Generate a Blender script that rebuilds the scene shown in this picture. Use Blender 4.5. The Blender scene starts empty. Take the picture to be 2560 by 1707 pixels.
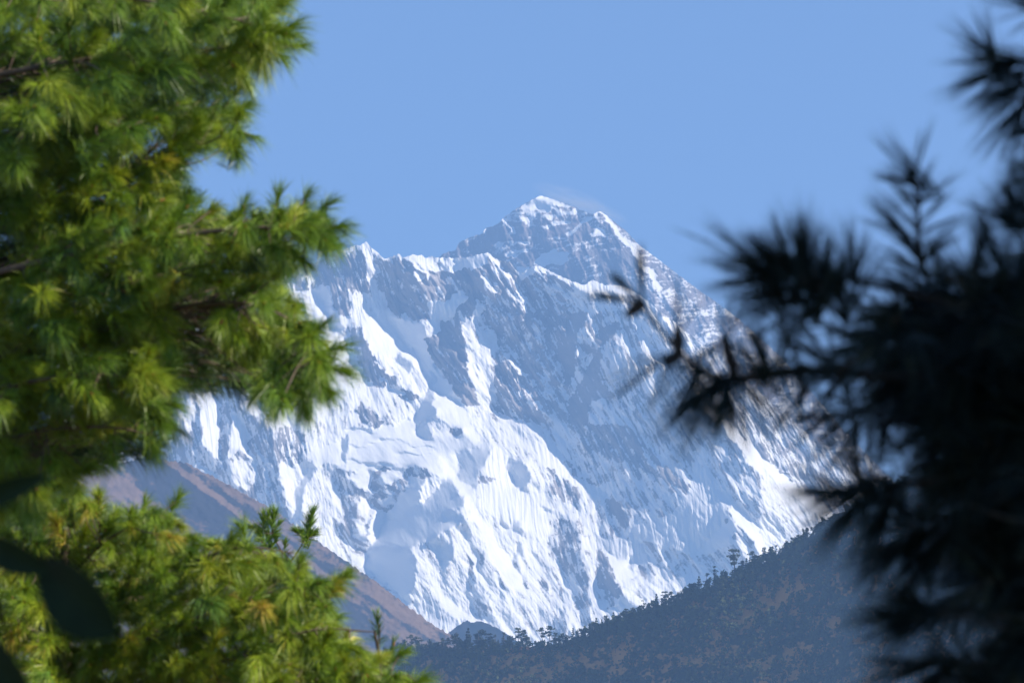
import bpy, math, random
import numpy as np

# ------------------------------------------------------------------ camera, sky, sun, exposure
S = bpy.context.scene
COL = S.collection
PITCH = math.radians(10.0)
LENS, SENSOR, W, H = 130.0, 36.0, 2560.0, 1707.0
CAM = np.array([0.0, 0.0, 1.7])
cd = bpy.data.cameras.new("camera")
cam = bpy.data.objects.new("camera", cd)
COL.objects.link(cam)
cam.location = CAM
cam.rotation_euler = (math.pi / 2 + PITCH, 0, 0)
cd.lens = LENS
cd.sensor_width = SENSOR
cd.sensor_fit = 'HORIZONTAL'
cd.clip_start = 0.1
cd.clip_end = 80000
cd.dof.use_dof = True
cd.dof.focus_distance = 16000
cd.dof.aperture_fstop = 6.3
S.camera = cam

SUN_AZ = math.radians(110)      # clockwise from +Y (view direction) : sun to the right, a little behind
SUN_EL = math.radians(34)
sdir = np.array([math.cos(SUN_EL) * math.sin(SUN_AZ), math.cos(SUN_EL) * math.cos(SUN_AZ), math.sin(SUN_EL)])
wd = bpy.data.worlds.new("World")
S.world = wd
wd.use_nodes = True
wn = wd.node_tree.nodes
bg = wn['Background']
sky = wn.new('ShaderNodeTexSky')
sky.sky_type = 'NISHITA'
sky.sun_disc = False
sky.sun_elevation = SUN_EL
sky.sun_rotation = SUN_AZ
sky.altitude = 3400
sky.air_density = 1.0
sky.dust_density = 0.12
sky.ozone_density = 4.4
wd.node_tree.links.new(sky.outputs[0], bg.inputs[0])
bg.inputs[1].default_value = 0.088

ld = bpy.data.lights.new("sun", 'SUN')
ld.energy = 5.0
ld.angle = math.radians(0.5)
ld.color = (1.0, 0.89, 0.76)
sun = bpy.data.objects.new("sun", ld)
COL.objects.link(sun)
from mathutils import Vector
sun.rotation_euler = Vector(sdir).to_track_quat('Z', 'Y').to_euler()

S.view_settings.view_transform = 'Standard'
S.view_settings.look = 'None'
S.view_settings.gamma = 1
S.view_settings.exposure = 1.12
S.render.filter_size = 1.1
S.cycles.volume_bounces = 0
S.cycles.max_bounces = 6
S.cycles.transparent_max_bounces = 16

RAD = SENSOR / LENS / W          # view-plane units per photo pixel
K = 2560 / 2352.0                # tracing scale
CP, SP = math.cos(PITCH), math.sin(PITCH)


def at(px, py, Y):
    """pixel of the photograph + distance along +Y -> point in the world"""
    px = np.asarray(px, float); py = np.asarray(py, float); Y = np.asarray(Y, float)
    u = (px - W / 2) * RAD
    v = (H / 2 - py) * RAD
    t = Y / (CP - v * SP)
    return np.stack([u * t + 0 * Y, Y + 0 * t, (SP + v * CP) * t + CAM[2]], axis=-1)


# ------------------------------------------------------------------ materials
def mat(name):
    m = bpy.data.materials.new(name)
    m.use_nodes = True
    return m, m.node_tree.nodes, m.node_tree.links, m.node_tree.nodes['Principled BSDF']


def N(nodes, t, **kw):
    n = nodes.new(t)
    for k, v in kw.items():
        setattr(n, k, v)
    return n


def ramp(nodes, links, src, stops):
    r = nodes.new('ShaderNodeValToRGB')
    e = r.color_ramp.elements
    while len(e) < len(stops):
        e.new(0.5)
    for i, (p, c) in enumerate(stops):
        e[i].position = p
        e[i].color = (*c, 1) if len(c) == 3 else c
    links.new(src, r.inputs[0])
    return r.outputs[0]


def mix(nodes, links, f, a, b, mode='MIX'):
    n = nodes.new('ShaderNodeMix')
    n.data_type = 'RGBA'
    n.blend_type = mode
    for sock, val in ((n.inputs[0], f), (n.inputs[6], a), (n.inputs[7], b)):
        if hasattr(val, 'links'):
            links.new(val, sock)
        elif isinstance(val, (int, float)):
            sock.default_value = val
        else:
            sock.default_value = (*val, 1)
    return n.outputs[2]


def noise(nodes, links, scale, detail=4, rough=.55, vec=None):
    n = nodes.new('ShaderNodeTexNoise')
    n.inputs['Scale'].default_value = scale
    n.inputs['Detail'].default_value = detail
    n.inputs['Roughness'].default_value = rough
    if vec is None:
        tc = nodes.new('ShaderNodeTexCoord')
        vec = tc.outputs['Object']
    links.new(vec, n.inputs['Vector'])
    return n.outputs[0]


def attr(nodes, name):
    a = nodes.new('ShaderNodeAttribute')
    a.attribute_name = name
    return a


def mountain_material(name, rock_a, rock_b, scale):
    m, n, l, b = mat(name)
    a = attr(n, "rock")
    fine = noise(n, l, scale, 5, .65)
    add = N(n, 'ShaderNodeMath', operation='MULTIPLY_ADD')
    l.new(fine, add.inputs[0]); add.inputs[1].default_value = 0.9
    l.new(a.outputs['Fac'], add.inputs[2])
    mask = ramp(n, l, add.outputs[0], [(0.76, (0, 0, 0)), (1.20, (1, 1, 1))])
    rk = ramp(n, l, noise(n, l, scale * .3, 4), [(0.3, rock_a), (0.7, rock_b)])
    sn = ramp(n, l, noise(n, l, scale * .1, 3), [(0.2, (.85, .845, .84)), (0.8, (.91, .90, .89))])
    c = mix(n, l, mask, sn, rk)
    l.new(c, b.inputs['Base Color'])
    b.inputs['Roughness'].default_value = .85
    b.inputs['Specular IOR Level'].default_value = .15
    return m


M_SNOW = mountain_material("snow_and_rock", (.19, .185, .195), (.37, .335, .32), .02)
M_SNOW2 = mountain_material("snow_and_strata", (.16, .155, .17), (.34, .28, .26), .016)


def hill_material(name, a, b_, c, scale, vein=True):
    m, n, l, b = mat(name)
    at_ = attr(n, "rock")
    f = noise(n, l, scale, 6, .7)
    base = ramp(n, l, f, [(.25, a), (.5, b_), (.75, b_)])
    add = N(n, 'ShaderNodeMath', operation='MULTIPLY_ADD')
    l.new(noise(n, l, scale * 3, 5, .75), add.inputs[0]); add.inputs[1].default_value = .8
    l.new(at_.outputs['Fac'], add.inputs[2])
    mk = ramp(n, l, add.outputs[0], [(.72, (0, 0, 0)), (1.0, (1, 1, 1))])
    col = mix(n, l, mk, base, c)
    l.new(col, b.inputs['Base Color'])
    b.inputs['Roughness'].default_value = 1
    b.inputs['Specular IOR Level'].default_value = .05
    return m


M_BROWN = hill_material("dry_alpine_grass", (.105, .074, .058), (.18, .122, .092), (.036, .038, .046), .010)
M_FLOOR = hill_material("autumn_hillside", (.22, .10, .03), (.46, .21, .06), (.035, .04, .022), .02)
M_BUMP = hill_material("dark_wooded_ground", (.035, .035, .035), (.06, .05, .045), (.02, .025, .02), .02)
M_GROUND = hill_material("meadow", (.07, .08, .03), (.12, .10, .05), (.04, .05, .02), .6)


def bark_material(name="pine_bark", ca=(.045, .032, .024), cb=(.14, .10, .075)):
    m, n, l, b = mat(name)
    c = ramp(n, l, noise(n, l, 9, 6, .7), [(.3, ca), (.7, cb)])
    l.new(c, b.inputs['Base Color'])
    bp = N(n, 'ShaderNodeBump'); bp.inputs['Strength'].default_value = .6; bp.inputs['Distance'].default_value = .02
    l.new(noise(n, l, 25, 5, .7), bp.inputs['Height'])
    l.new(bp.outputs[0], b.inputs['Normal'])
    b.inputs['Roughness'].default_value = .9
    return m


M_BARK = bark_material()
M_BARK_SHADE = bark_material("shade_toned_twig_bark", (.012, .010, .010), (.03, .026, .024))  # darkened copy of the pine bark, shade painted into its colour


def bud_material():
    m, n, l, b = mat("pine_bud")
    c = ramp(n, l, noise(n, l, 30, 3), [(.3, (.16, .055, .015)), (.7, (.34, .14, .035))])
    l.new(c, b.inputs['Base Color'])
    b.inputs['Roughness'].default_value = .6
    return m


M_BUD = bud_material()


def needle_material(name, stops, trans=.35, spec=.45):
    m, n, l, b = mat(name)
    a = attr(n, "tint")
    c = ramp(n, l, a.outputs['Fac'], stops)
    l.new(c, b.inputs['Base Color'])
    b.inputs['Roughness'].default_value = .42
    b.inputs['Specular IOR Level'].default_value = spec
    tr = N(n, 'ShaderNodeBsdfTranslucent')
    l.new(c, tr.inputs['Color'])
    mx = N(n, 'ShaderNodeMixShader'); mx.inputs[0].default_value = trans
    out = n['Material Output']
    l.new(b.outputs[0], mx.inputs[1]); l.new(tr.outputs[0], mx.inputs[2])
    l.new(mx.outputs[0], out.inputs['Surface'])
    return m


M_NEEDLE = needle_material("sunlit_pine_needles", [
    (0.0, (.018, .046, .022)), (.25, (.090, .190, .024)), (.50, (.185, .285, .016)), (.80, (.31, .35, .022)), (1.0, (.50, .34, .06))], .18)  # lowest tints paint the shade deep inside the crown
M_NEEDLE_SHADE = needle_material("shade_toned_pine_needles", [
    (0.0, (.008, .016, .021)), (.5, (.011, .021, .021)), (1.0, (.018, .028, .018))], .02, .06)  # darkened needle copy: the right pine's shade is put into the colour


def leaf_material():
    m, n, l, b = mat("glossy_leaf")
    c = ramp(n, l, noise(n, l, 30, 3), [(.3, (.006, .018, .008)), (.7, (.010, .026, .010))])
    l.new(c, b.inputs['Base Color'])
    b.inputs['Roughness'].default_value = .6
    b.inputs['Specular IOR Level'].default_value = .12
    return m


M_LEAF = leaf_material()


def crown_material(name, a, c_):
    m, n, l, b = mat(name)
    oi = N(n, 'ShaderNodeObjectInfo')
    f = noise(n, l, .25, 4, .7)
    mx = N(n, 'ShaderNodeMath', operation='MULTIPLY_ADD')
    l.new(oi.outputs['Random'], mx.inputs[0]); mx.inputs[1].default_value = .6; l.new(f, mx.inputs[2])
    c = ramp(n, l, mx.outputs[0], [(.35, a), (1.0, c_)])
    l.new(c, b.inputs['Base Color'])
    b.inputs['Roughness'].default_value = .9
    b.inputs['Specular IOR Level'].default_value = .1
    return m


M_CROWN = crown_material("hill_conifer", (.012, .022, .012), (.075, .085, .030))
M_AUTUMN = crown_material("autumn_scrub", (.10, .07, .022), (.30, .17, .04))
M_HTRUNK = bark_material()


# ------------------------------------------------------------------ small helpers
def tag(o, label=None, cat=None, group=None, kind=None):
    for k, v in (('label', label), ('category', cat), ('group', group), ('kind', kind)):
        if v:
            o[k] = v
    return o


def empty(name, loc):
    o = bpy.data.objects.new(name, None)
    COL.objects.link(o)
    o.location = loc
    o.empty_display_size = .5
    return o


def mesh_np(name, verts, quads=None, tris=None, mats=(), smooth=True, attrs=None, parent=None, origin=None, matidx=None):
    """numpy arrays -> ONE mesh object"""
    verts = np.asarray(verts, np.float32)
    if origin is not None:
        verts = verts - np.asarray(origin, np.float32)
    me = bpy.data.meshes.new(name)
    nq = 0 if quads is None else len(quads)
    nt = 0 if tris is None else len(tris)
    me.vertices.add(len(verts))
    me.vertices.foreach_set('co', verts.ravel())
    loops, starts = [], []
    if nq:
        loops.append(np.asarray(quads, np.int32).ravel())
    if nt:
        loops.append(np.asarray(tris, np.int32).ravel())
    lp = np.concatenate(loops)
    st = np.concatenate([np.arange(nq) * 4, nq * 4 + np.arange(nt) * 3]).astype(np.int32)
    me.loops.add(len(lp))
    me.loops.foreach_set('vertex_index', lp)
    me.polygons.add(nq + nt)
    me.polygons.foreach_set('loop_start', st)
    if matidx is not None:
        me.polygons.foreach_set('material_index', np.asarray(matidx, np.int32))
    me.update(calc_edges=True)
    me.polygons.foreach_set('use_smooth', np.full(nq + nt, smooth, dtype=bool))
    for k, v in (attrs or {}).items():
        a = me.attributes.new(k, 'FLOAT', 'POINT')
        a.data.foreach_set('value', np.asarray(v, np.float32).ravel())
    for m in mats:
        me.materials.append(m)
    o = bpy.data.objects.new(name, me)
    COL.objects.link(o)
    if parent is not None:
        o.parent = parent
    elif origin is not None:
        o.location = origin
    return o


# numpy gradient noise ------------------------------------------------------
_r = np.random.default_rng(7)
_perm = _r.permutation(4096)
_ang = _r.random(4096) * 2 * np.pi
_gx, _gy = np.cos(_ang), np.sin(_ang)


def perlin(x, y, seed=0):
    x = np.asarray(x, float) + seed * 17.31; y = np.asarray(y, float) + seed * 9.77
    xi = np.floor(x).astype(int); yi = np.floor(y).astype(int)
    xf = x - xi; yf = y - yi
    u = xf * xf * xf * (xf * (xf * 6 - 15) + 10); v = yf * yf * yf * (yf * (yf * 6 - 15) + 10)

    def g(i, j):
        h = _perm[(_perm[(xi + i) & 4095] + yi + j) & 4095]
        return _gx[h] * (xf - i) + _gy[h] * (yf - j)
    a = g(0, 0); b = g(1, 0); c = g(0, 1); d = g(1, 1)
    return 1.5 * ((a + u * (b - a)) * (1 - v) + (c + u * (d - c)) * v)


def ridged(x, y, seed=0):
    return 1 - 2 * np.abs(perlin(x, y, seed))


def inside(poly, X, Y):
    r = np.zeros(X.shape, bool)
    n = len(poly)
    for i in range(n):
        x0, y0 = poly[i]; x1, y1 = poly[(i + 1) % n]
        if y0 == y1:
            continue
        c = ((y0 > Y) != (y1 > Y)) & (X < (x1 - x0) * (Y - y0) / (y1 - y0) + x0)
        r ^= c
    return r


def seg_dist(pts, X, Y):
    d = np.full(X.shape, 1e9)
    for (x0, y0), (x1, y1) in zip(pts[:-1], pts[1:]):
        dx, dy = x1 - x0, y1 - y0
        t = np.clip(((X - x0) * dx + (Y - y0) * dy) / (dx * dx + dy * dy + 1e-9), 0, 1)
        d = np.minimum(d, np.hypot(X - x0 - t * dx, Y - y0 - t * dy))
    return d


def gblur(a, s):
    """separable gaussian, s in cells"""
    r = int(math.ceil(3 * s)); k = np.exp(-.5 * (np.arange(-r, r + 1) / s) ** 2); k /= k.sum()
    for ax in (0, 1):
        p = [(0, 0), (0, 0)]; p[ax] = (r, r)
        b = np.pad(a, p, mode='edge')
        out = np.zeros_like(a)
        for i, w in enumerate(k):
            out += w * (b[i:i + a.shape[0], :] if ax == 0 else b[:, i:i + a.shape[1]])
        a = out
    return a


def solve_relief(gx, gy, h, wx=4.0, wy=1.0):
    """relief whose slopes follow gx (to the right) and gy (downwards), least squares"""
    ny, nx = gx.shape
    ex = np.concatenate([gx, -gx[:, ::-1]], 1); ex = np.concatenate([ex, ex[::-1]], 0)
    ey = np.concatenate([gy, gy[:, ::-1]], 1); ey = np.concatenate([ey, -ey[::-1]], 0)
    kx = 2 * np.pi * np.fft.fftfreq(2 * nx, h)[None, :]
    ky = 2 * np.pi * np.fft.fftfreq(2 * ny, h)[:, None]
    den = wx * kx ** 2 + wy * ky ** 2
    den[0, 0] = 1
    F = (wx * -1j * kx * np.fft.fft2(ex) + wy * -1j * ky * np.fft.fft2(ey)) / den
    F[0, 0] = 0
    return np.real(np.fft.ifft2(F))[:ny, :nx]


CROPS = {'A': (740, 560, 400 / 2349), 'B': (1100, 470, 540 / 2352), 'C': (440, 940, 540 / 2352), 'D': (800, 780, 540 / 2352),
         'E': (900, 1060, 540 / 2352), 'F': (1240, 780, 540 / 2352), 'G': (1360, 1060, 540 / 2352), 'H': (960, 1280, 640 / 2350),
         'P': (0, 0, 1.0)}


def tr(c, pts):
    x, y, s = CROPS[c]
    return [(x + px * s, y + py * s) for px, py in pts]


# surface kinds: slope to the right, slope up the wall, rock cover, relief roughness, fluting
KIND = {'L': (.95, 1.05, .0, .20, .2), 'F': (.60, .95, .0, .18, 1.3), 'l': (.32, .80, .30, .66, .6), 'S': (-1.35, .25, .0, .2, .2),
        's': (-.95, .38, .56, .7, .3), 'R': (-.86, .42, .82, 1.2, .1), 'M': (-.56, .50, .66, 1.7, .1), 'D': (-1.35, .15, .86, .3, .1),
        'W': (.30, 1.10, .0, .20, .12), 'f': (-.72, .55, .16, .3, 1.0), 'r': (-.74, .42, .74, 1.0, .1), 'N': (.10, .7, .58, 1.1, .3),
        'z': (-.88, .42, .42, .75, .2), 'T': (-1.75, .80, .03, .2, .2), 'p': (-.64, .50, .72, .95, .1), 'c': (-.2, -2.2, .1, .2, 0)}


class Sheet:
    """a mountain side: crest line traced at its own distance, relief solved from traced facets, real depth"""

    smooth = True

    def __init__(self, x0, x1, y0, y1, h, Y0, base, marks, blur=1.3, jag=7.0, seed=1, wx=4.0, axes=None, fa=1.0):
        self.x0, self.y0, self.h, self.Y0 = x0, y0, h, Y0
        nx = int((x1 - x0) / h) + 1; ny = int((y1 - y0) / h) + 1
        X, Y = np.meshgrid(x0 + h * np.arange(nx), y0 + h * np.arange(ny))
        self.X, self.Y = X, Y
        jx = jag * perlin(X / 28, Y / 28, seed) + jag * .6 * perlin(X / 11, Y / 11, seed + 1) + jag * .55 * perlin(X / 5, Y / 7, seed + 2)
        jy = jag * perlin(X / 28, Y / 34, seed + 3) + jag * .6 * perlin(X / 11, Y / 13, seed + 4) + jag * .35 * perlin(X / 5, Y / 5, seed + 5)
        Xj, Yj = X + jx, Y + jy
        f = [np.full(X.shape, float(v)) for v in KIND[base]]
        for mk in marks:
            if len(mk) == 3:
                c, k, pts = mk
                m = inside(tr(c, pts), Xj, Yj)
            else:
                c, k, pts, w = mk
                m = seg_dist(tr(c, pts), Xj, Yj) < w * (0.75 + .5 * perlin(X / 16, Y / 16, seed + 6))
            for a, v in zip(f, KIND[k] if isinstance(k, str) else k):
                a[m] = v
        f = [gblur(a, blur) for a in f]
        self.gx, self.gz, self.rock, self.rough, self.flute = f
        if axes is not None:                       # broken facets along the run of the ribs
            s, a = axes(X, Y)
            for lam, st, am, sd in ((44, 4.6, .42, 150), (19, 5.2, .52, 151), (9, 4.8, .55, 152), (5, 4.0, .40, 153)):
                f1 = np.tanh(3.2 * perlin((s + 6 * perlin(X / 40, Y / 40, sd + 9)) / lam, a / (lam * st), sd + seed))
                self.gx = self.gx + fa * am * self.rough * f1
                self.gz = self.gz + fa * .4 * am * self.rough * f1
        self.D = solve_relief(self.gx, -self.gz, h, wx)
        self.wx = wx

    def height(self, px, py):
        i = (np.asarray(px, float) - self.x0) / self.h; j = (np.asarray(py, float) - self.y0) / self.h
        ny, nx = self.D.shape
        i = np.clip(i, 0, nx - 1.001); j = np.clip(j, 0, ny - 1.001)
        a = i.astype(int); b = j.astype(int); u = i - a; v = j - b

        def q(Z):
            return (Z[b, a] * (1 - u) + Z[b, a + 1] * u) * (1 - v) + (Z[b + 1, a] * (1 - u) + Z[b + 1, a + 1] * u) * v
        return q(self.D), q(self.R)

    def dist(self, px, py):
        return self.Y0 + self.height(px, py)[0] * RAD * self.Y0

    def mesh(self, name, crest, xs, nrow, ybot, m, back=1.0, jagc=1.5, extra=0):
        cx, cy = zip(*crest)
        xs = np.asarray(xs, float)
        c = np.interp(xs, cx, cy)
        c = c + jagc * (perlin(xs / 9, 0 * xs, 31) * 1.4 + perlin(xs / 4, 0 * xs, 33))
        t = np.linspace(0, 1, nrow)[:, None]
        PY = ybot + (c[None, :] - ybot) * t
        PX = np.repeat(xs[None, :], nrow, 0)
        D, R = self.height(PX, PY)
        Yw = self.Y0 + D * RAD * self.Y0
        P = at(PX, PY, Yw)
        rows = [P]
        top = P[-1]
        um = RAD * self.Y0
        nb = 0
        for k, (dy, dz) in enumerate(((4, 2.5), (14, 12), (60, 70), (250, 300))):   # the far side falls away behind the crest
            q = top.copy(); q[:, 1] += dy * um * back; q[:, 2] -= dz * um
            rows.append(q[None]); nb += 1
        V = np.concatenate(rows, 0)
        R = np.concatenate([R] + [R[-1:]] * nb, 0)
        n, mm = V.shape[:2]
        idx = np.arange(n * mm).reshape(n, mm)
        q = np.stack([idx[:-1, :-1], idx[:-1, 1:], idx[1:, 1:], idx[1:, :-1]], -1).reshape(-1, 4)
        o = mesh_np(name, V.reshape(-1, 3), quads=q, mats=[m], attrs={'rock': R.ravel()}, smooth=self.smooth, origin=at(W / 2, H, self.Y0))
        tag(o, kind='structure')
        return o


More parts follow.
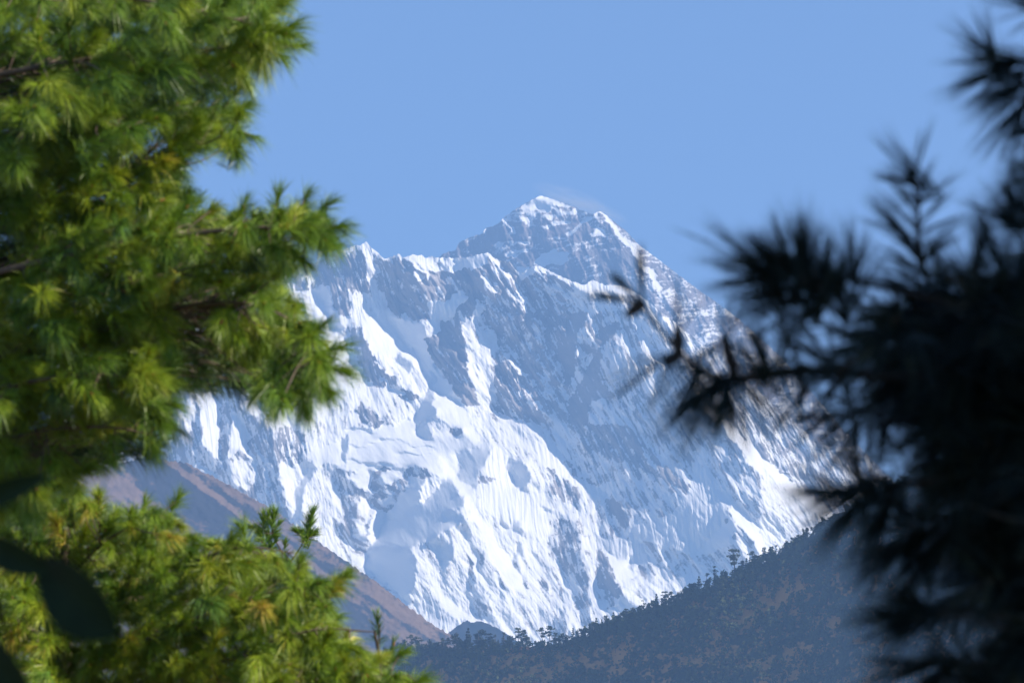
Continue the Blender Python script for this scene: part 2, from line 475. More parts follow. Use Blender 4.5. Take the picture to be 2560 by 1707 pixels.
# ------------------------------------------------------------------ the snow wall
WALL = [
    # upper left face and couloir
    ('A', 'r', [(-900, 400), (480, 420), (1000, 380), (1060, 760), (1060, 1000), (850, 950), (820, 1380), (640, 1340), (520, 1100), (450, 900), (-900, 1200)]),
    ('A', 'S', [(450, 880), (560, 1300), (720, 1568), (480, 1460), (330, 1080), (250, 950)]),
    ('A', 'L', [(150, 780), (250, 1000), (420, 1280), (500, 1450)], 5),
    ('A', 'R', [(1100, 380), (1280, 540), (1500, 480), (1700, 560), (1900, 700), (2349, 700), (2349, 1000), (2200, 1200), (2000, 1400), (1700, 1420), (1350, 1230), (1280, 1020), (1200, 900), (1200, 700)]),
    ('A', 'f', [(2100, 1100), (2349, 1000), (2349, 1250), (2000, 1420), (1900, 1180)]),
    ('A', 's', [(1400, 980), (1750, 700), (1800, 760), (1350, 1060)]),
    ('A', 'L', [(1030, 270), (1030, 420), (1110, 560), (1220, 710)], 3.5),
    ('A', 'L', [(1060, 770), (1130, 900), (1210, 1060), (1290, 1180)], 5),
    ('A', 'l', [(1060, 880), (1190, 1000), (1280, 1200), (1290, 1330), (1180, 1360), (1050, 1380), (1030, 1200)]),
    ('A', 'L', [(1280, 1200), (1310, 1330)], 4),
    ('A', 'l', [(800, 970), (820, 1380)], 3),
    ('A', 'F', [(1030, 262), (1130, 375), (1200, 430), (1290, 515), (1350, 510)], 5),
    ('A', 'F', [(1560, 490), (1700, 480), (1900, 520), (2100, 535), (2400, 545)], 9),
    ('A', 'L', [(1700, 520), (1800, 600), (1900, 720), (1930, 830)], 4),
    ('A', 'L', [(1740, 690), (1830, 790)], 7),
    ('A', 'F', [(2270, 560), (2270, 690)], 7),
    # face right of the central buttress
    ('B', 'f', [(250, 770), (520, 710), (520, 830), (300, 900), (150, 960)]),
    ('B', 'M', [(530, 720), (760, 800), (860, 950), (1010, 850), (1320, 965), (1480, 1100), (1410, 1250), (1420, 1568), (480, 1568), (450, 1100)]),
    ('B', 'R', [(250, 900), (520, 840), (470, 1000), (480, 1200), (380, 1300), (200, 1568), (0, 1568), (0, 1000)]),
    ('B', 'f', [(0, 1240), (230, 1140), (300, 1200), (100, 1420), (0, 1470)]),
    ('B', 'L', [(530, 705), (600, 820), (700, 930), (760, 975)], 5),
    ('B', 'L', [(760, 960), (900, 1200), (1000, 1450), (1100, 1568)], 3),
    ('B', 'L', [(480, 985), (550, 1060), (590, 1120)], 5),
    ('B', 'L', [(1100, 1180), (1220, 1470)], 2.5), ('B', 'L', [(1010, 870), (1130, 1060), (1330, 1250)], 2.5),
    ('B', 'L', [(460, 1150), (600, 1350), (700, 1500)], 3), ('B', 'L', [(400, 1240), (490, 1300)], 4),
    ('B', 'R', [(690, 1050), (800, 1080), (850, 1300), (840, 1500), (720, 1400)]),
    ('B', 'S', [(870, 955), (1010, 860), (1030, 930), (900, 1010)]),
    ('B', 'F', [(1020, 855), (1090, 855), (1200, 915), (1320, 975), (1440, 1030), (1540, 1065)], 8),
    ('B', 'F', [(1570, 1070), (1660, 1015), (1800, 1070), (2050, 1110), (2200, 1180)], 13),
    # the dark gully and the great shaded face
    ('F', 'M', [(0, 0), (800, 0), (760, 150), (670, 450), (760, 960), (540, 1200), (0, 1200)]),
    ('F', 'z', [(820, -200), (2352, -200), (2352, 1568), (700, 1568), (540, 1250), (770, 960)]),
    ('F', 'D', [(820, 0), (1000, 0), (960, 160), (870, 270), (850, 420), (880, 650), (800, 760), (780, 900), (690, 560), (660, 500), (710, 260), (760, 150)]),
    ('F', 'D', [(1100, 200), (1400, 80), (1290, 250), (1130, 400), (1150, 800), (1300, 900), (1000, 1000), (1040, 1568), (860, 1568), (780, 950), (980, 700), (1030, 560)]),
    ('F', 'N', [(880, 280), (1000, 420), (1020, 590), (960, 700), (900, 650), (870, 480)]),
    ('F', 'N', [(1000, 110), (1130, 190), (1070, 300), (950, 230)]),
    ('F', 'L', [(880, 290), (930, 400), (1020, 590)], 3),
    ('F', 'l', [(1620, 260), (1740, 440), (1780, 560), (1640, 500), (1570, 400)]),
    ('F', 'L', [(1620, 265), (1730, 440), (1880, 670)], 3.5),
    ('F', 'N', [(1530, 820), (1640, 940), (1580, 1150), (1500, 1000)]),
    ('F', 'L', [(510, 420), (600, 540), (700, 690)], 3), ('F', 'L', [(110, 480), (240, 620), (430, 790)], 3),
    ('F', 'L', [(430, 640), (520, 720), (600, 880)], 3), ('F', 'L', [(350, 970), (440, 1000), (540, 1150)], 3),
    # right of the long ridge : sunlit broken face
    ('P', 'N', [(1560, 700), (1640, 760), (1668, 850), (1740, 960), (1815, 1071), (1890, 1137), (1990, 1224), (2074, 1301), (2600, 1500), (2600, 700), (1900, 700)]),
    # snow field below the left peak
    ('D', 'S', [(730, -20), (840, 60), (980, 110), (1120, 90), (1160, 220), (1140, 300), (1180, 400), (1250, 560), (1270, 680), (1460, 780), (1480, 880), (1560, 960), (1580, 1020), (1430, 940), (1320, 920), (1250, 830), (1270, 690), (1130, 600), (1030, 440), (860, 290), (840, 210), (720, 90)]),
    ('D', 'R', [(1120, 300), (1550, 150), (1600, 500), (1620, 700), (1750, 1000), (1580, 1020), (1480, 880), (1250, 560)]),
    ('D', 'R', [(300, 150), (470, 200), (590, 480), (740, 640), (900, 840), (960, 860), (1100, 900), (920, 980), (780, 960), (560, 790), (380, 440)]),
    ('D', 'L', [(430, 60), (490, 90), (620, 50), (690, -30), (720, 70), (840, 210), (860, 290), (1020, 430), (1110, 590), (1030, 580), (980, 510), (850, 440), (770, 520), (720, 460), (610, 420), (600, 500), (520, 390), (470, 200)]),
    ('D', 'S', [(770, 520), (850, 440), (980, 510), (1030, 580), (1000, 720), (930, 640), (850, 560)]),
    ('D', 'l', [(1000, 580), (1120, 600), (1270, 690), (1200, 800), (1130, 1000), (1010, 850), (960, 740)]),
    ('D', 'L', [(590, 520), (660, 590), (760, 670)], 3.5), ('D', 'L', [(770, 530), (840, 660), (950, 850)], 3.5),
    ('D', 'L', [(860, 570), (950, 680), (990, 800), (1120, 900)], 4), ('D', 'L', [(660, 710), (740, 810), (900, 900)], 4),
    ('D', 'L', [(1600, 400), (1640, 520), (1620, 600), (1720, 760), (1920, 970)], 5),
    ('D', 'L', [(1760, 180), (1900, 420)], 3), ('D', 'L', [(2010, 480), (2220, 700)], 3), ('D', 'L', [(1800, 1010), (1860, 1080)], 4),
    ('D', 'l', [(340, 640), (560, 830), (760, 830), (1000, 1000), (1020, 1090), (700, 1230), (600, 1060), (450, 900)]),
    ('D', 'l', [(0, 1050), (300, 1000), (480, 1200), (620, 1300), (300, 1250), (0, 1568)]),
    ('D', 'R', [(380, 1080), (470, 990), (560, 1060), (680, 1200), (600, 1290), (480, 1200)]),
    ('D', 'l', [(1600, 1050), (1900, 1060), (2352, 1250), (2352, 1600), (1800, 1450), (1700, 1300)]),
    ('D', 'W', [(280, 1240), (600, 1290), (700, 1240), (1010, 1170), (1070, 1260), (1100, 1380), (1440, 1250), (1790, 1450), (1560, 1700), (1200, 1900), (0, 1850), (0, 1500)]),
    ('D', 'c', [(680, 1395), (780, 1400), (880, 1395), (940, 1450), (1100, 1455), (1260, 1485)], 1.6), ('D', 'c', [(280, 1245), (400, 1270), (470, 1290), (590, 1300)], 1.6),
    ('D', 'c', [(640, 1375), (700, 1405)], 1.6), ('D', 'c', [(880, 1180), (1010, 1170)], 1.4), ('D', 'c', [(860, 1540), (1100, 1560)], 1.4),
    ('C', 'c', [(1880, 750), (2020, 770), (2150, 730)], 1.5), ('C', 'c', [(1880, 890), (1990, 920), (2110, 940), (2352, 960)], 2.0), ('C', 'c', [(1490, 985), (1620, 975), (1780, 990)], 2.0),
    ('E', 'c', [(150, 465), (260, 480), (460, 460)], 1.8), ('E', 'c', [(540, 330), (660, 345), (820, 335)], 1.4), ('E', 'c', [(420, 300), (560, 320)], 1.2),
    ('D', 'S', [(1190, 830), (1240, 850), (1230, 1000), (1240, 1130), (1150, 1150), (1060, 1220), (1030, 1150), (1100, 1030)]),
    ('D', 'L', [(1240, 850), (1310, 920), (1440, 940), (1540, 1010), (1600, 1100), (1700, 1300), (1790, 1450), (1600, 1440), (1440, 1250), (1280, 1120), (1230, 1000)]),
    ('D', 'S', [(1060, 1230), (1180, 1200), (1150, 1260), (1230, 1380), (1120, 1370), (1060, 1300)]),
    ('D', 's', [(1430, 1280), (1540, 1250), (1560, 1320), (1440, 1350)]),
    # lower left snow ribs
    ('C', 's', [(-900, -200), (900, -200), (1010, 640), (1100, 950), (1180, 1300), (1270, 1568), (800, 1568), (500, 1200), (0, 950), (-900, 900)]),
    ('C', 'F', [(230, 200), (370, 160), (490, 320), (460, 520), (490, 900), (380, 860), (290, 700), (290, 520), (260, 400)]),
    ('C', 'l', [(140, 210), (210, 240), (210, 540), (170, 600), (90, 560), (80, 420)]),
    ('C', 'F', [(620, 440), (700, 500), (840, 650), (740, 780), (560, 880), (600, 580)]),
    ('C', 'L', [(750, 780), (840, 900), (870, 1150)], 5), ('C', 'L', [(860, 760), (950, 960), (1010, 1170)], 6),
    ('C', 'l', [(670, 330), (760, 260), (930, 330), (900, 430), (800, 420)]),
    ('C', 'l', [(560, 930), (800, 900), (860, 1150), (800, 1250), (600, 1180)]),
    ('C', 'N', [(1010, 560), (1350, 540), (1420, 780), (1450, 900), (1270, 980), (1110, 950), (1030, 720)]),
    ('C', 'l', [(1450, 600), (1830, 350), (2000, 480), (2150, 600), (1840, 540), (1800, 720), (1500, 780)]),
    ('C', 'L', [(1130, 920), (1300, 1000), (1290, 1200), (1230, 1290), (1270, 1460), (1170, 1250), (1140, 1060)]),
    ('C', 'L', [(210, 820), (240, 1000), (330, 1010), (480, 1140)], 5), ('C', 'l', [(100, 830), (170, 900), (150, 970)]),
    ('C', 'W', [(1480, 780), (1780, 760), (1840, 900), (1810, 980), (1520, 980), (1420, 900)]),
    ('C', 'S', [(1800, 700), (1880, 600), (1870, 860), (1840, 960)]),
    ('C', 'S', [(1300, 1260), (1480, 900), (1530, 980), (1400, 1240), (1360, 1568), (1280, 1568)]),
    ('C', 'l', [(1380, 1300), (1560, 1060), (1660, 1110), (1680, 1300), (1730, 1500), (1700, 1568), (1560, 1400)]),
    # ice shelf, cliff and the shaded triangle
    ('E', 's', [(-300, 480), (120, 500), (470, 470), (640, 450), (850, 560), (720, 600), (650, 720), (640, 850), (390, 1000), (270, 1100), (130, 1400), (0, 1400), (-300, 1200)]),
    ('E', 'l', [(-420, 420), (-300, 430), (-260, 600), (-220, 850), (-150, 1100), (-300, 1000), (-430, 620)]),
    ('E', 'W', [(0, 480), (110, 500), (130, 610), (90, 680), (200, 755), (0, 690), (-120, 560)]),
    ('E', 'W', [(240, 580), (290, 500), (450, 480), (465, 560), (350, 660), (270, 650)]),
    ('E', 'T', [(890, 640), (990, 610), (1080, 720), (1160, 900), (1030, 910), (1040, 970), (1170, 1055), (860, 1190), (760, 1260), (530, 1350), (600, 1420), (600, 1700), (540, 1960), (350, 1800), (40, 1540), (130, 1330), (270, 1060), (390, 950), (640, 860)]),
    ('E', 'T', [(560, 560), (720, 600), (640, 860), (300, 1250), (100, 1500), (60, 1420), (270, 1060), (400, 830)]),
    ('E', 'l', [(750, 580), (890, 640), (740, 800), (650, 870), (640, 730)]),
    ('E', 'l', [(0, 800), (110, 850), (100, 1000), (50, 1180), (0, 1200), (-60, 1000)]),
    ('E', 'l', [(200, 820), (370, 800), (380, 860), (250, 900)]),
    ('E', 'L', [(150, 930), (270, 920), (260, 1100), (120, 1330), (80, 1200)]),
    ('E', 'L', [(75, 1420), (50, 1510)], 5),
    # the big lit buttress
    ('H', 'l', [(225, 335), (410, 250), (650, 250), (780, 110), (800, -200), (1300, -400), (1700, -200), (1900, 200), (2300, 800), (2300, 1250), (600, 1200), (225, 770), (330, 660), (280, 400)]),
    ('E', 'F', [(1250, 690), (1350, 600), (1680, 720), (2000, 760), (2080, 900), (2080, 1180), (1960, 1250), (1740, 1190), (1520, 1060), (1300, 900)]),
    ('E', 'W', [(870, 420), (830, 200), (1100, 100), (1300, 240), (1100, 290), (1030, 420), (1080, 560), (1150, 640), (1240, 680), (1250, 800), (1160, 900), (1080, 740), (980, 600), (860, 540)]),
    ('E', 'L', [(900, 400), (1000, 560), (1120, 740), (1200, 900), (1300, 1080), (1500, 1350), (1640, 1480)], 12),
    ('E', 'S', [(1060, 330), (1250, 250), (1430, 260), (1350, 410), (1280, 550), (1270, 680), (1150, 640), (1070, 570)]),
    ('E', 'F', [(1430, 260), (1700, 360), (1600, 450), (1680, 720), (1350, 600), (1350, 420)]),
    ('E', 'S', [(1640, 390), (1740, 370), (1850, 520), (1820, 700), (1690, 700), (1650, 560), (1570, 510)]),
    ('E', 's', [(1280, 560), (1540, 590), (1540, 620), (1270, 640)]),
    ('E', 'S', [(1510, 980), (1560, 1070), (1640, 1110), (1720, 1050), (1770, 1170), (1740, 1190), (1630, 1140), (1540, 1090)]),
    ('E', 'F', [(1880, 200), (2030, 170), (2200, 360), (2400, 620), (2352, 660), (2100, 500), (1960, 430)]),
    ('E', 'N', [(1960, 450), (2100, 500), (2352, 650), (2400, 950), (2100, 740)]),
    ('E', 'S', [(1980, 880), (2080, 920), (2060, 960), (2000, 930)]),
    ('H', 'S', [(515, 300), (620, 260), (620, 400), (550, 540), (520, 450)]),
    ('H', 'S', [(750, 150), (800, 160), (770, 260), (740, 230)]), ('H', 's', [(900, 320), (935, 450), (900, 580), (860, 480)]),
    ('H', 's', [(780, 420), (830, 480), (850, 640), (790, 720), (770, 560)]), ('H', 's', [(790, 760), (900, 800), (960, 950), (900, 980), (830, 880)]),
    ('H', 'L', [(430, 580), (600, 800), (800, 940), (860, 990), (620, 960), (470, 800)]),
    ('H', 'L', [(900, 200), (1130, 400), (1250, 560), (1300, 720), (1210, 760), (1100, 620), (980, 420)]),
    ('H', 'S', [(1200, 320), (1250, 270), (1270, 400), (1190, 440)]), ('H', 's', [(1280, 580), (1330, 640), (1340, 720), (1290, 690)]),
    ('H', 's', [(1440, 610), (1490, 650), (1490, 740), (1440, 680)]), ('H', 's', [(1620, 700), (1660, 720), (1640, 820)]),
    ('H', 's', [(1170, 440), (1230, 460), (1240, 560), (1180, 500)]), ('H', 's', [(1080, 640), (1110, 700), (1080, 820)]),
    ('H', 'L', [(700, 240), (830, 420), (900, 620), (980, 820), (1100, 1060)], 5), ('H', 'L', [(1000, 560), (1130, 780), (1250, 1000), (1330, 1120)], 5),
    ('H', 'L', [(1650, 850), (1750, 1000), (1800, 1080)], 8),
    ('H', 's', [(1530, 60), (1800, 80), (1790, 160), (1850, 400), (1870, 700), (1900, 900), (1900, 1040), (1850, 1060), (1700, 700), (1640, 560), (1640, 480), (1540, 450), (1510, 330)]),
    ('H', 's', [(1560, 980), (1640, 860), (1680, 1000), (1660, 1120), (1560, 1120)]),
    ('H', 'l', [(1800, 90), (1900, 120), (1960, 400), (1900, 620), (2050, 820), (2010, 1000), (1940, 1000), (1860, 640), (1790, 240)]),
    # the gully right of the buttress and the pale right-hand face
    ('G', 'z', [(100, 230), (250, 0), (1990, 0), (2160, 280), (2220, 450), (2352, 520), (2352, 1568), (900, 1700), (560, 1300), (580, 1100), (540, 950), (700, 800)]),
    ('G', 'r', [(250, 0), (900, 0), (1500, 650), (1640, 660), (1500, 760), (1000, 450), (500, 300)]),
    ('G', 'z', [(500, 300), (1000, 450), (1500, 700), (1400, 900), (1100, 1060), (900, 1040), (700, 800), (450, 500)]),
    ('G', 'f', [(1640, 380), (1850, 560), (2050, 820), (1950, 1100), (1700, 1450), (1300, 1300), (900, 1250), (900, 1050), (1150, 1080), (1400, 950), (1600, 700)]),
    ('G', 'f', [(620, 1250), (1000, 1260), (1250, 1500), (1000, 1560), (700, 1400)]),
    ('G', 'f', [(1200, 250), (1480, 430), (1560, 600), (1300, 420)]),
    ('G', 'D', [(90, 230), (380, 570), (500, 600), (700, 800), (790, 850), (920, 1150), (880, 1150), (700, 900), (690, 820), (490, 640), (340, 560)]),
    ('G', 'L', [(1030, 190), (1100, 330), (1160, 460)], 3.5),
    ('G', 'l', [(480, 620), (700, 780), (690, 830), (550, 780), (540, 950), (580, 1100), (560, 1200), (430, 1250), (370, 1130), (420, 900), (430, 680)]),
    ('G', 'S', [(1930, 1100), (2060, 1030), (2090, 1100), (2000, 1300), (1800, 1400), (1640, 1450)]),
    ('G', 'L', [(2050, 840), (2300, 1080), (2400, 1180), (2400, 1500), (2250, 1250), (2100, 1080), (2020, 960)]),
    ('G', 'l', [(2060, 1120), (2250, 1400), (2400, 1600), (2200, 1500), (2100, 1300)]),
    ('G', 'l', [(2150, 620), (2240, 760)], 5),
    ('H', 'R', [(1960, 320), (2050, 420), (2150, 640), (2160, 800), (2050, 900), (2050, 830), (1960, 600)]),
    ('H', 'L', [(2000, 330), (2050, 380), (2150, 420), (2270, 420), (2250, 520), (2330, 570), (2200, 630), (2150, 610), (2100, 500)]),
    ('H', 'l', [(2180, 660), (2280, 720), (2300, 930), (2130, 960)]),
    ('F', 'L', [(2150, 760), (2240, 920), (2352, 1120)], 6),
    ('G', 'L', [(1960, -40), (2080, 60), (2352, 300), (2420, 560), (2220, 450), (2160, 280), (2000, 130)]),
    ('P', 'L', [(1880, 1130), (1960, 1200), (2080, 1300)], 14),
]

def wall_axes(X, Y):
    """across and along the ribs: diagonal on the upper right face, steeper on the lower left"""
    ln = .55 + .12 * perlin(X / 300, Y / 300, 40) - .27 * np.clip((1000 - X) / 120, 0, 1)
    return X - ln * (Y - 1000), Y + .35 * X


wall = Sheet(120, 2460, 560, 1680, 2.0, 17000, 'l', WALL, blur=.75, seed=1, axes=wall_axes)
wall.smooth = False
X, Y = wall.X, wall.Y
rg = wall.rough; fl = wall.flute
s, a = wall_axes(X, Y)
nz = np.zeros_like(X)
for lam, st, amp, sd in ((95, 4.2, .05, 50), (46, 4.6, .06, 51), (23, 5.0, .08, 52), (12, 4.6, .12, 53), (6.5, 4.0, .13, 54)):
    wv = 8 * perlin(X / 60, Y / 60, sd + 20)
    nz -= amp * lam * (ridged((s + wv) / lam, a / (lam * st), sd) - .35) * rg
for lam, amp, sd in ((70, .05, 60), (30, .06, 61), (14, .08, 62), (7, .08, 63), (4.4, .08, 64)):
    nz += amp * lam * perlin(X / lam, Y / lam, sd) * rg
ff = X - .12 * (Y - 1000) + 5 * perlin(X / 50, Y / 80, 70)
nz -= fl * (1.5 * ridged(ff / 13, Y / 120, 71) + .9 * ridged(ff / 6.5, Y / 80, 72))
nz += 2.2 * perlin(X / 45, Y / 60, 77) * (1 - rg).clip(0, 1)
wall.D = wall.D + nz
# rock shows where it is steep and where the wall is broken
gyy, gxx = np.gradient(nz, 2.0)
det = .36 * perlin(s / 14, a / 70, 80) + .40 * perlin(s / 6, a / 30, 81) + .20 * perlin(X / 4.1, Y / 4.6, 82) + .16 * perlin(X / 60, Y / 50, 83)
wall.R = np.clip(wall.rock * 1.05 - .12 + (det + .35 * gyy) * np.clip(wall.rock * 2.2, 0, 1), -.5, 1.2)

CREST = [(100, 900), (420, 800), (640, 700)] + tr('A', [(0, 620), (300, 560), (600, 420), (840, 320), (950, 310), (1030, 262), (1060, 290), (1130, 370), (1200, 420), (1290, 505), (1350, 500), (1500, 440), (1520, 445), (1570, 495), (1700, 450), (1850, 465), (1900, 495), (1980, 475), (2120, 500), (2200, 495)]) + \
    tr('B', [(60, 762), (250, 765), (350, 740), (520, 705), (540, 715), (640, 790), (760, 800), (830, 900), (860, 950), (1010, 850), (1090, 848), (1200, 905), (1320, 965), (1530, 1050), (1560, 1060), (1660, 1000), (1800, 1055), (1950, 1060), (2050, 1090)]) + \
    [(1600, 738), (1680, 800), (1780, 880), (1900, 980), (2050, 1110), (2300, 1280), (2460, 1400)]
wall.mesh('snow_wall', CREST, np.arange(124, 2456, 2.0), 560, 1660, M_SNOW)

# ------------------------------------------------------------------ the summit pyramid behind
PEAK = [
    ('B', 'R', [(-200, 900), (60, 700), (200, 560), (330, 500), (470, 430), (700, 350), (800, 480), (830, 560), (520, 700), (250, 900)]),
    ('B', 'N', [(200, 580), (380, 540), (380, 690), (250, 720)]),
    ('B', 'p', [(690, 800), (1000, 640), (1500, 480), (1900, 620), (1600, 900), (1250, 1000)]),
    ('B', 'S', [(1020, 830), (1050, 760), (1250, 680), (1400, 710), (1400, 780), (1340, 830), (1100, 850)]),
    ('B', 'f', [(820, 880), (900, 870), (1000, 850), (860, 1000)]),
    ('B', 'R', [(1290, 870), (1500, 880), (1700, 960), (1800, 1100), (1400, 1100)]),
    ('B', 'L', [(870, 220), (900, 190), (1090, 85), (1300, 140), (1510, 240), (1420, 215), (1230, 185), (1130, 150), (1080, 240), (940, 245)]),
    ('B', 'S', [(1080, 160), (1200, 180), (1210, 250), (1090, 240)]),
    ('B', 'l', [(870, 240), (1050, 260), (1050, 300), (920, 290)]),
    ('B', 'l', [(860, 320), (1000, 330), (1060, 430), (970, 430)]), ('B', 'l', [(1180, 290), (1240, 300), (1220, 370), (1170, 340)]),
    ('B', 'L', [(1240, 390), (1380, 375)], 4), ('B', 'L', [(1110, 430), (1160, 440)], 5), ('B', 'l', [(1230, 220), (1500, 240), (1480, 300), (1280, 290)]),
    ('B', 'L', [(1650, 510), (1700, 430), (1800, 460), (1820, 520), (1720, 530)]),
    ('B', 'L', [(690, 330), (740, 390), (800, 485)], 4), ('B', 'L', [(730, 300), (750, 340)], 4),
    ('B', 'L', [(490, 460), (480, 510)], 5),
    ('B', 'L', [(700, 745), (950, 690)], 3.5), ('B', 'L', [(680, 795), (880, 740)], 2.5), ('B', 'L', [(780, 605), (990, 590)], 2.5), ('B', 'L', [(600, 620), (690, 620)], 5),
    ('B', 'S', [(1400, 500), (1640, 330)], 3),
    ('B', 'N', [(1740, 250), (2050, 480), (2352, 740), (2800, 1000), (3600, 1500), (6200, 3400), (6200, 4200), (2700, 2000), (2352, 1280), (2200, 1000), (2160, 780), (2100, 690), (1950, 560), (1880, 400), (1790, 320)]),
    ('B', 'L', [(1690, 290), (1740, 265), (1830, 340), (1900, 420), (1960, 550), (2110, 680), (2180, 790)], 5),
    ('B', 'L', [(2200, 830), (2300, 930), (2380, 1100)], 8),
]
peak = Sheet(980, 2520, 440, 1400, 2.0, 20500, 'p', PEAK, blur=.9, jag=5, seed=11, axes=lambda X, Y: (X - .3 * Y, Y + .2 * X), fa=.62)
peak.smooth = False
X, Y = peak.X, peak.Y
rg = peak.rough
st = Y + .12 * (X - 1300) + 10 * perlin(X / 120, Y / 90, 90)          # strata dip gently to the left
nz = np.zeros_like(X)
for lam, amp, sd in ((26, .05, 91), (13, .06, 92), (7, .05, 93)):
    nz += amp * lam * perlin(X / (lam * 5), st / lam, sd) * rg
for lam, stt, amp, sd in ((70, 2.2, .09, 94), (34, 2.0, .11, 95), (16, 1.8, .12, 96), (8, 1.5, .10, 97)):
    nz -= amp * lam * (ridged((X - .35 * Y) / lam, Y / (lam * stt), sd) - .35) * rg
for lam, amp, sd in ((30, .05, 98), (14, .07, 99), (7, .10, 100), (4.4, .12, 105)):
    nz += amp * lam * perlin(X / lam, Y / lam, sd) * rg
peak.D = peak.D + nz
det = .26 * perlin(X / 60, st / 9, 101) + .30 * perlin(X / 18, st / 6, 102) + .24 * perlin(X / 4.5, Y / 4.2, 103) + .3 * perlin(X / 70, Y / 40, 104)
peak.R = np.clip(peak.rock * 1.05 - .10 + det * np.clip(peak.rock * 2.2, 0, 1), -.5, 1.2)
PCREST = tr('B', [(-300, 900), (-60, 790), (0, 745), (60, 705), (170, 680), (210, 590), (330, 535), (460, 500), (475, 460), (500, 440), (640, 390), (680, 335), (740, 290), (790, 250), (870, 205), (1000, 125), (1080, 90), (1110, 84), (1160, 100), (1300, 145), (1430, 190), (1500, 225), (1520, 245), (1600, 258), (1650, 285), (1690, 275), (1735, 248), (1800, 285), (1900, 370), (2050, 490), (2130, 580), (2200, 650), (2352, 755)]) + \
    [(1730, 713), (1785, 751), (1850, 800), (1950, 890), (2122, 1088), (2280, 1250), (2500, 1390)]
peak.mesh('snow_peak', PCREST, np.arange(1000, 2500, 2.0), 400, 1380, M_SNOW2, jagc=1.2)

# wind-blown snow streaming off the summit ridge
pl = bpy.data.materials.new("blown_snow")
pl.use_nodes = True
pn_, pk_ = pl.node_tree.nodes, pl.node_tree.links
pn_.remove(pn_['Principled BSDF'])
pv_ = pn_.new('ShaderNodeVolumePrincipled')
pv_.inputs['Color'].default_value = (.95, .96, 1, 1)
tc_ = pn_.new('ShaderNodeTexCoord')
ln_ = N(pn_, 'ShaderNodeVectorMath', operation='LENGTH'); pk_.new(tc_.outputs['Object'], ln_.inputs[0])
fo_ = N(pn_, 'ShaderNodeMapRange'); pk_.new(ln_.outputs['Value'], fo_.inputs[0])
fo_.inputs[1].default_value = 1.0; fo_.inputs[2].default_value = .15; fo_.inputs[3].default_value = 0; fo_.inputs[4].default_value = 1.8
wz_ = ramp(pn_, pk_, noise(pn_, pk_, 2.2, 4, .6, tc_.outputs['Object']), [(.38, (0, 0, 0)), (.75, (1, 1, 1))])
mm_ = N(pn_, 'ShaderNodeMath', operation='MULTIPLY'); pk_.new(fo_.outputs[0], mm_.inputs[0]); pk_.new(wz_, mm_.inputs[1])
m2_ = N(pn_, 'ShaderNodeMath', operation='MULTIPLY'); pk_.new(mm_.outputs[0], m2_.inputs[0]); m2_.inputs[1].default_value = .0080
pk_.new(m2_.outputs[0], pv_.inputs['Density'])
pk_.new(pv_.outputs[0], pn_['Material Output'].inputs['Volume'])
th_ = np.linspace(0, np.pi, 13); ph_ = np.linspace(0, 2 * np.pi, 20, endpoint=False)
sv_ = np.array([(math.sin(a_) * math.cos(b_), math.sin(a_) * math.sin(b_), math.cos(a_)) for a_ in th_ for b_ in ph_])
sq_ = [(i_ * 20 + k_, (i_ + 1) * 20 + k_, (i_ + 1) * 20 + (k_ + 1) % 20, i_ * 20 + (k_ + 1) % 20) for i_ in range(12) for k_ in range(20)]
plume = mesh_np('snow_plume', sv_, quads=sq_, mats=[pl])
plume.location = at(1450, 512, float(peak.dist(1440, 520)) + 260)
plume.scale = (330, 150, 80)
plume.rotation_euler = (0, math.radians(22), 0)
tag(plume, "thin wisp of wind-blown snow streaming right from the summit", "blown snow", None, 'stuff')

# ------------------------------------------------------------------ hills
def simple_sheet(x0, x1, y0, y1, h, Y0, gx, gz, seed):
    KIND['_'] = (gx, gz, .3, 1, 0)
    return Sheet(x0, x1, y0, y1, h, Y0, '_', [], blur=1, seed=seed, wx=1)


brown = simple_sheet(-200, 1300, 1000, 1800, 3.0, 10000, .40, .75, 21)
X, Y = brown.X, brown.Y
dn = (Y - 1150) - .72 * (X - 450)          # distance below the skyline
al = X + .72 * Y
nz = 0
for lam, amp, sd in ((180, .05, 110), (70, .07, 111), (30, .08, 112), (12, .08, 113)):
    nz = nz + amp * lam * perlin(dn / lam, al / (lam * 2.4), sd)
brown.D = brown.D + nz
nz = 0
for lam, amp, sd in ((26, .10, 122), (14, .14, 117), (7, .16, 118)):
    nz = nz + amp * lam * perlin(X / lam, Y / lam, sd)
brown.D = brown.D + nz
brown.R = .34 + .26 * perlin(dn / 40, al / 240, 114) + .28 * perlin(dn / 13, al / 50, 115) + .26 * perlin(X / 6, Y / 5, 119)
brown.R += .55 * np.exp(-((dn - 75) / 55) ** 2) * np.clip((980 - X) / 300, 0, 1) + .40 * np.exp(-((dn - 60 - .06 * (X - 450)) / 30) ** 2) + .35 * np.exp(-((dn - 6) / 7) ** 2)
brown.R -= .5 * np.exp(-((dn - 28) / 10) ** 2) * np.clip((900 - X) / 200, 0, 1)
brown.mesh('brown_hillside', [(-200, 1000), (K * 240, K * 1072), (K * 330, K * 1050), (K * 425, K * 1062), (K * 520, K * 1110), (K * 620, K * 1166), (K * 700, K * 1220), (K * 800, K * 1292), (K * 870, K * 1340), (K * 940, K * 1394), (K * 1000, K * 1438), (K * 1060, K * 1472), (1300, 1720)],
           np.arange(-196, 1296, 3.0), 240, 1790, M_BROWN, jagc=3.0)

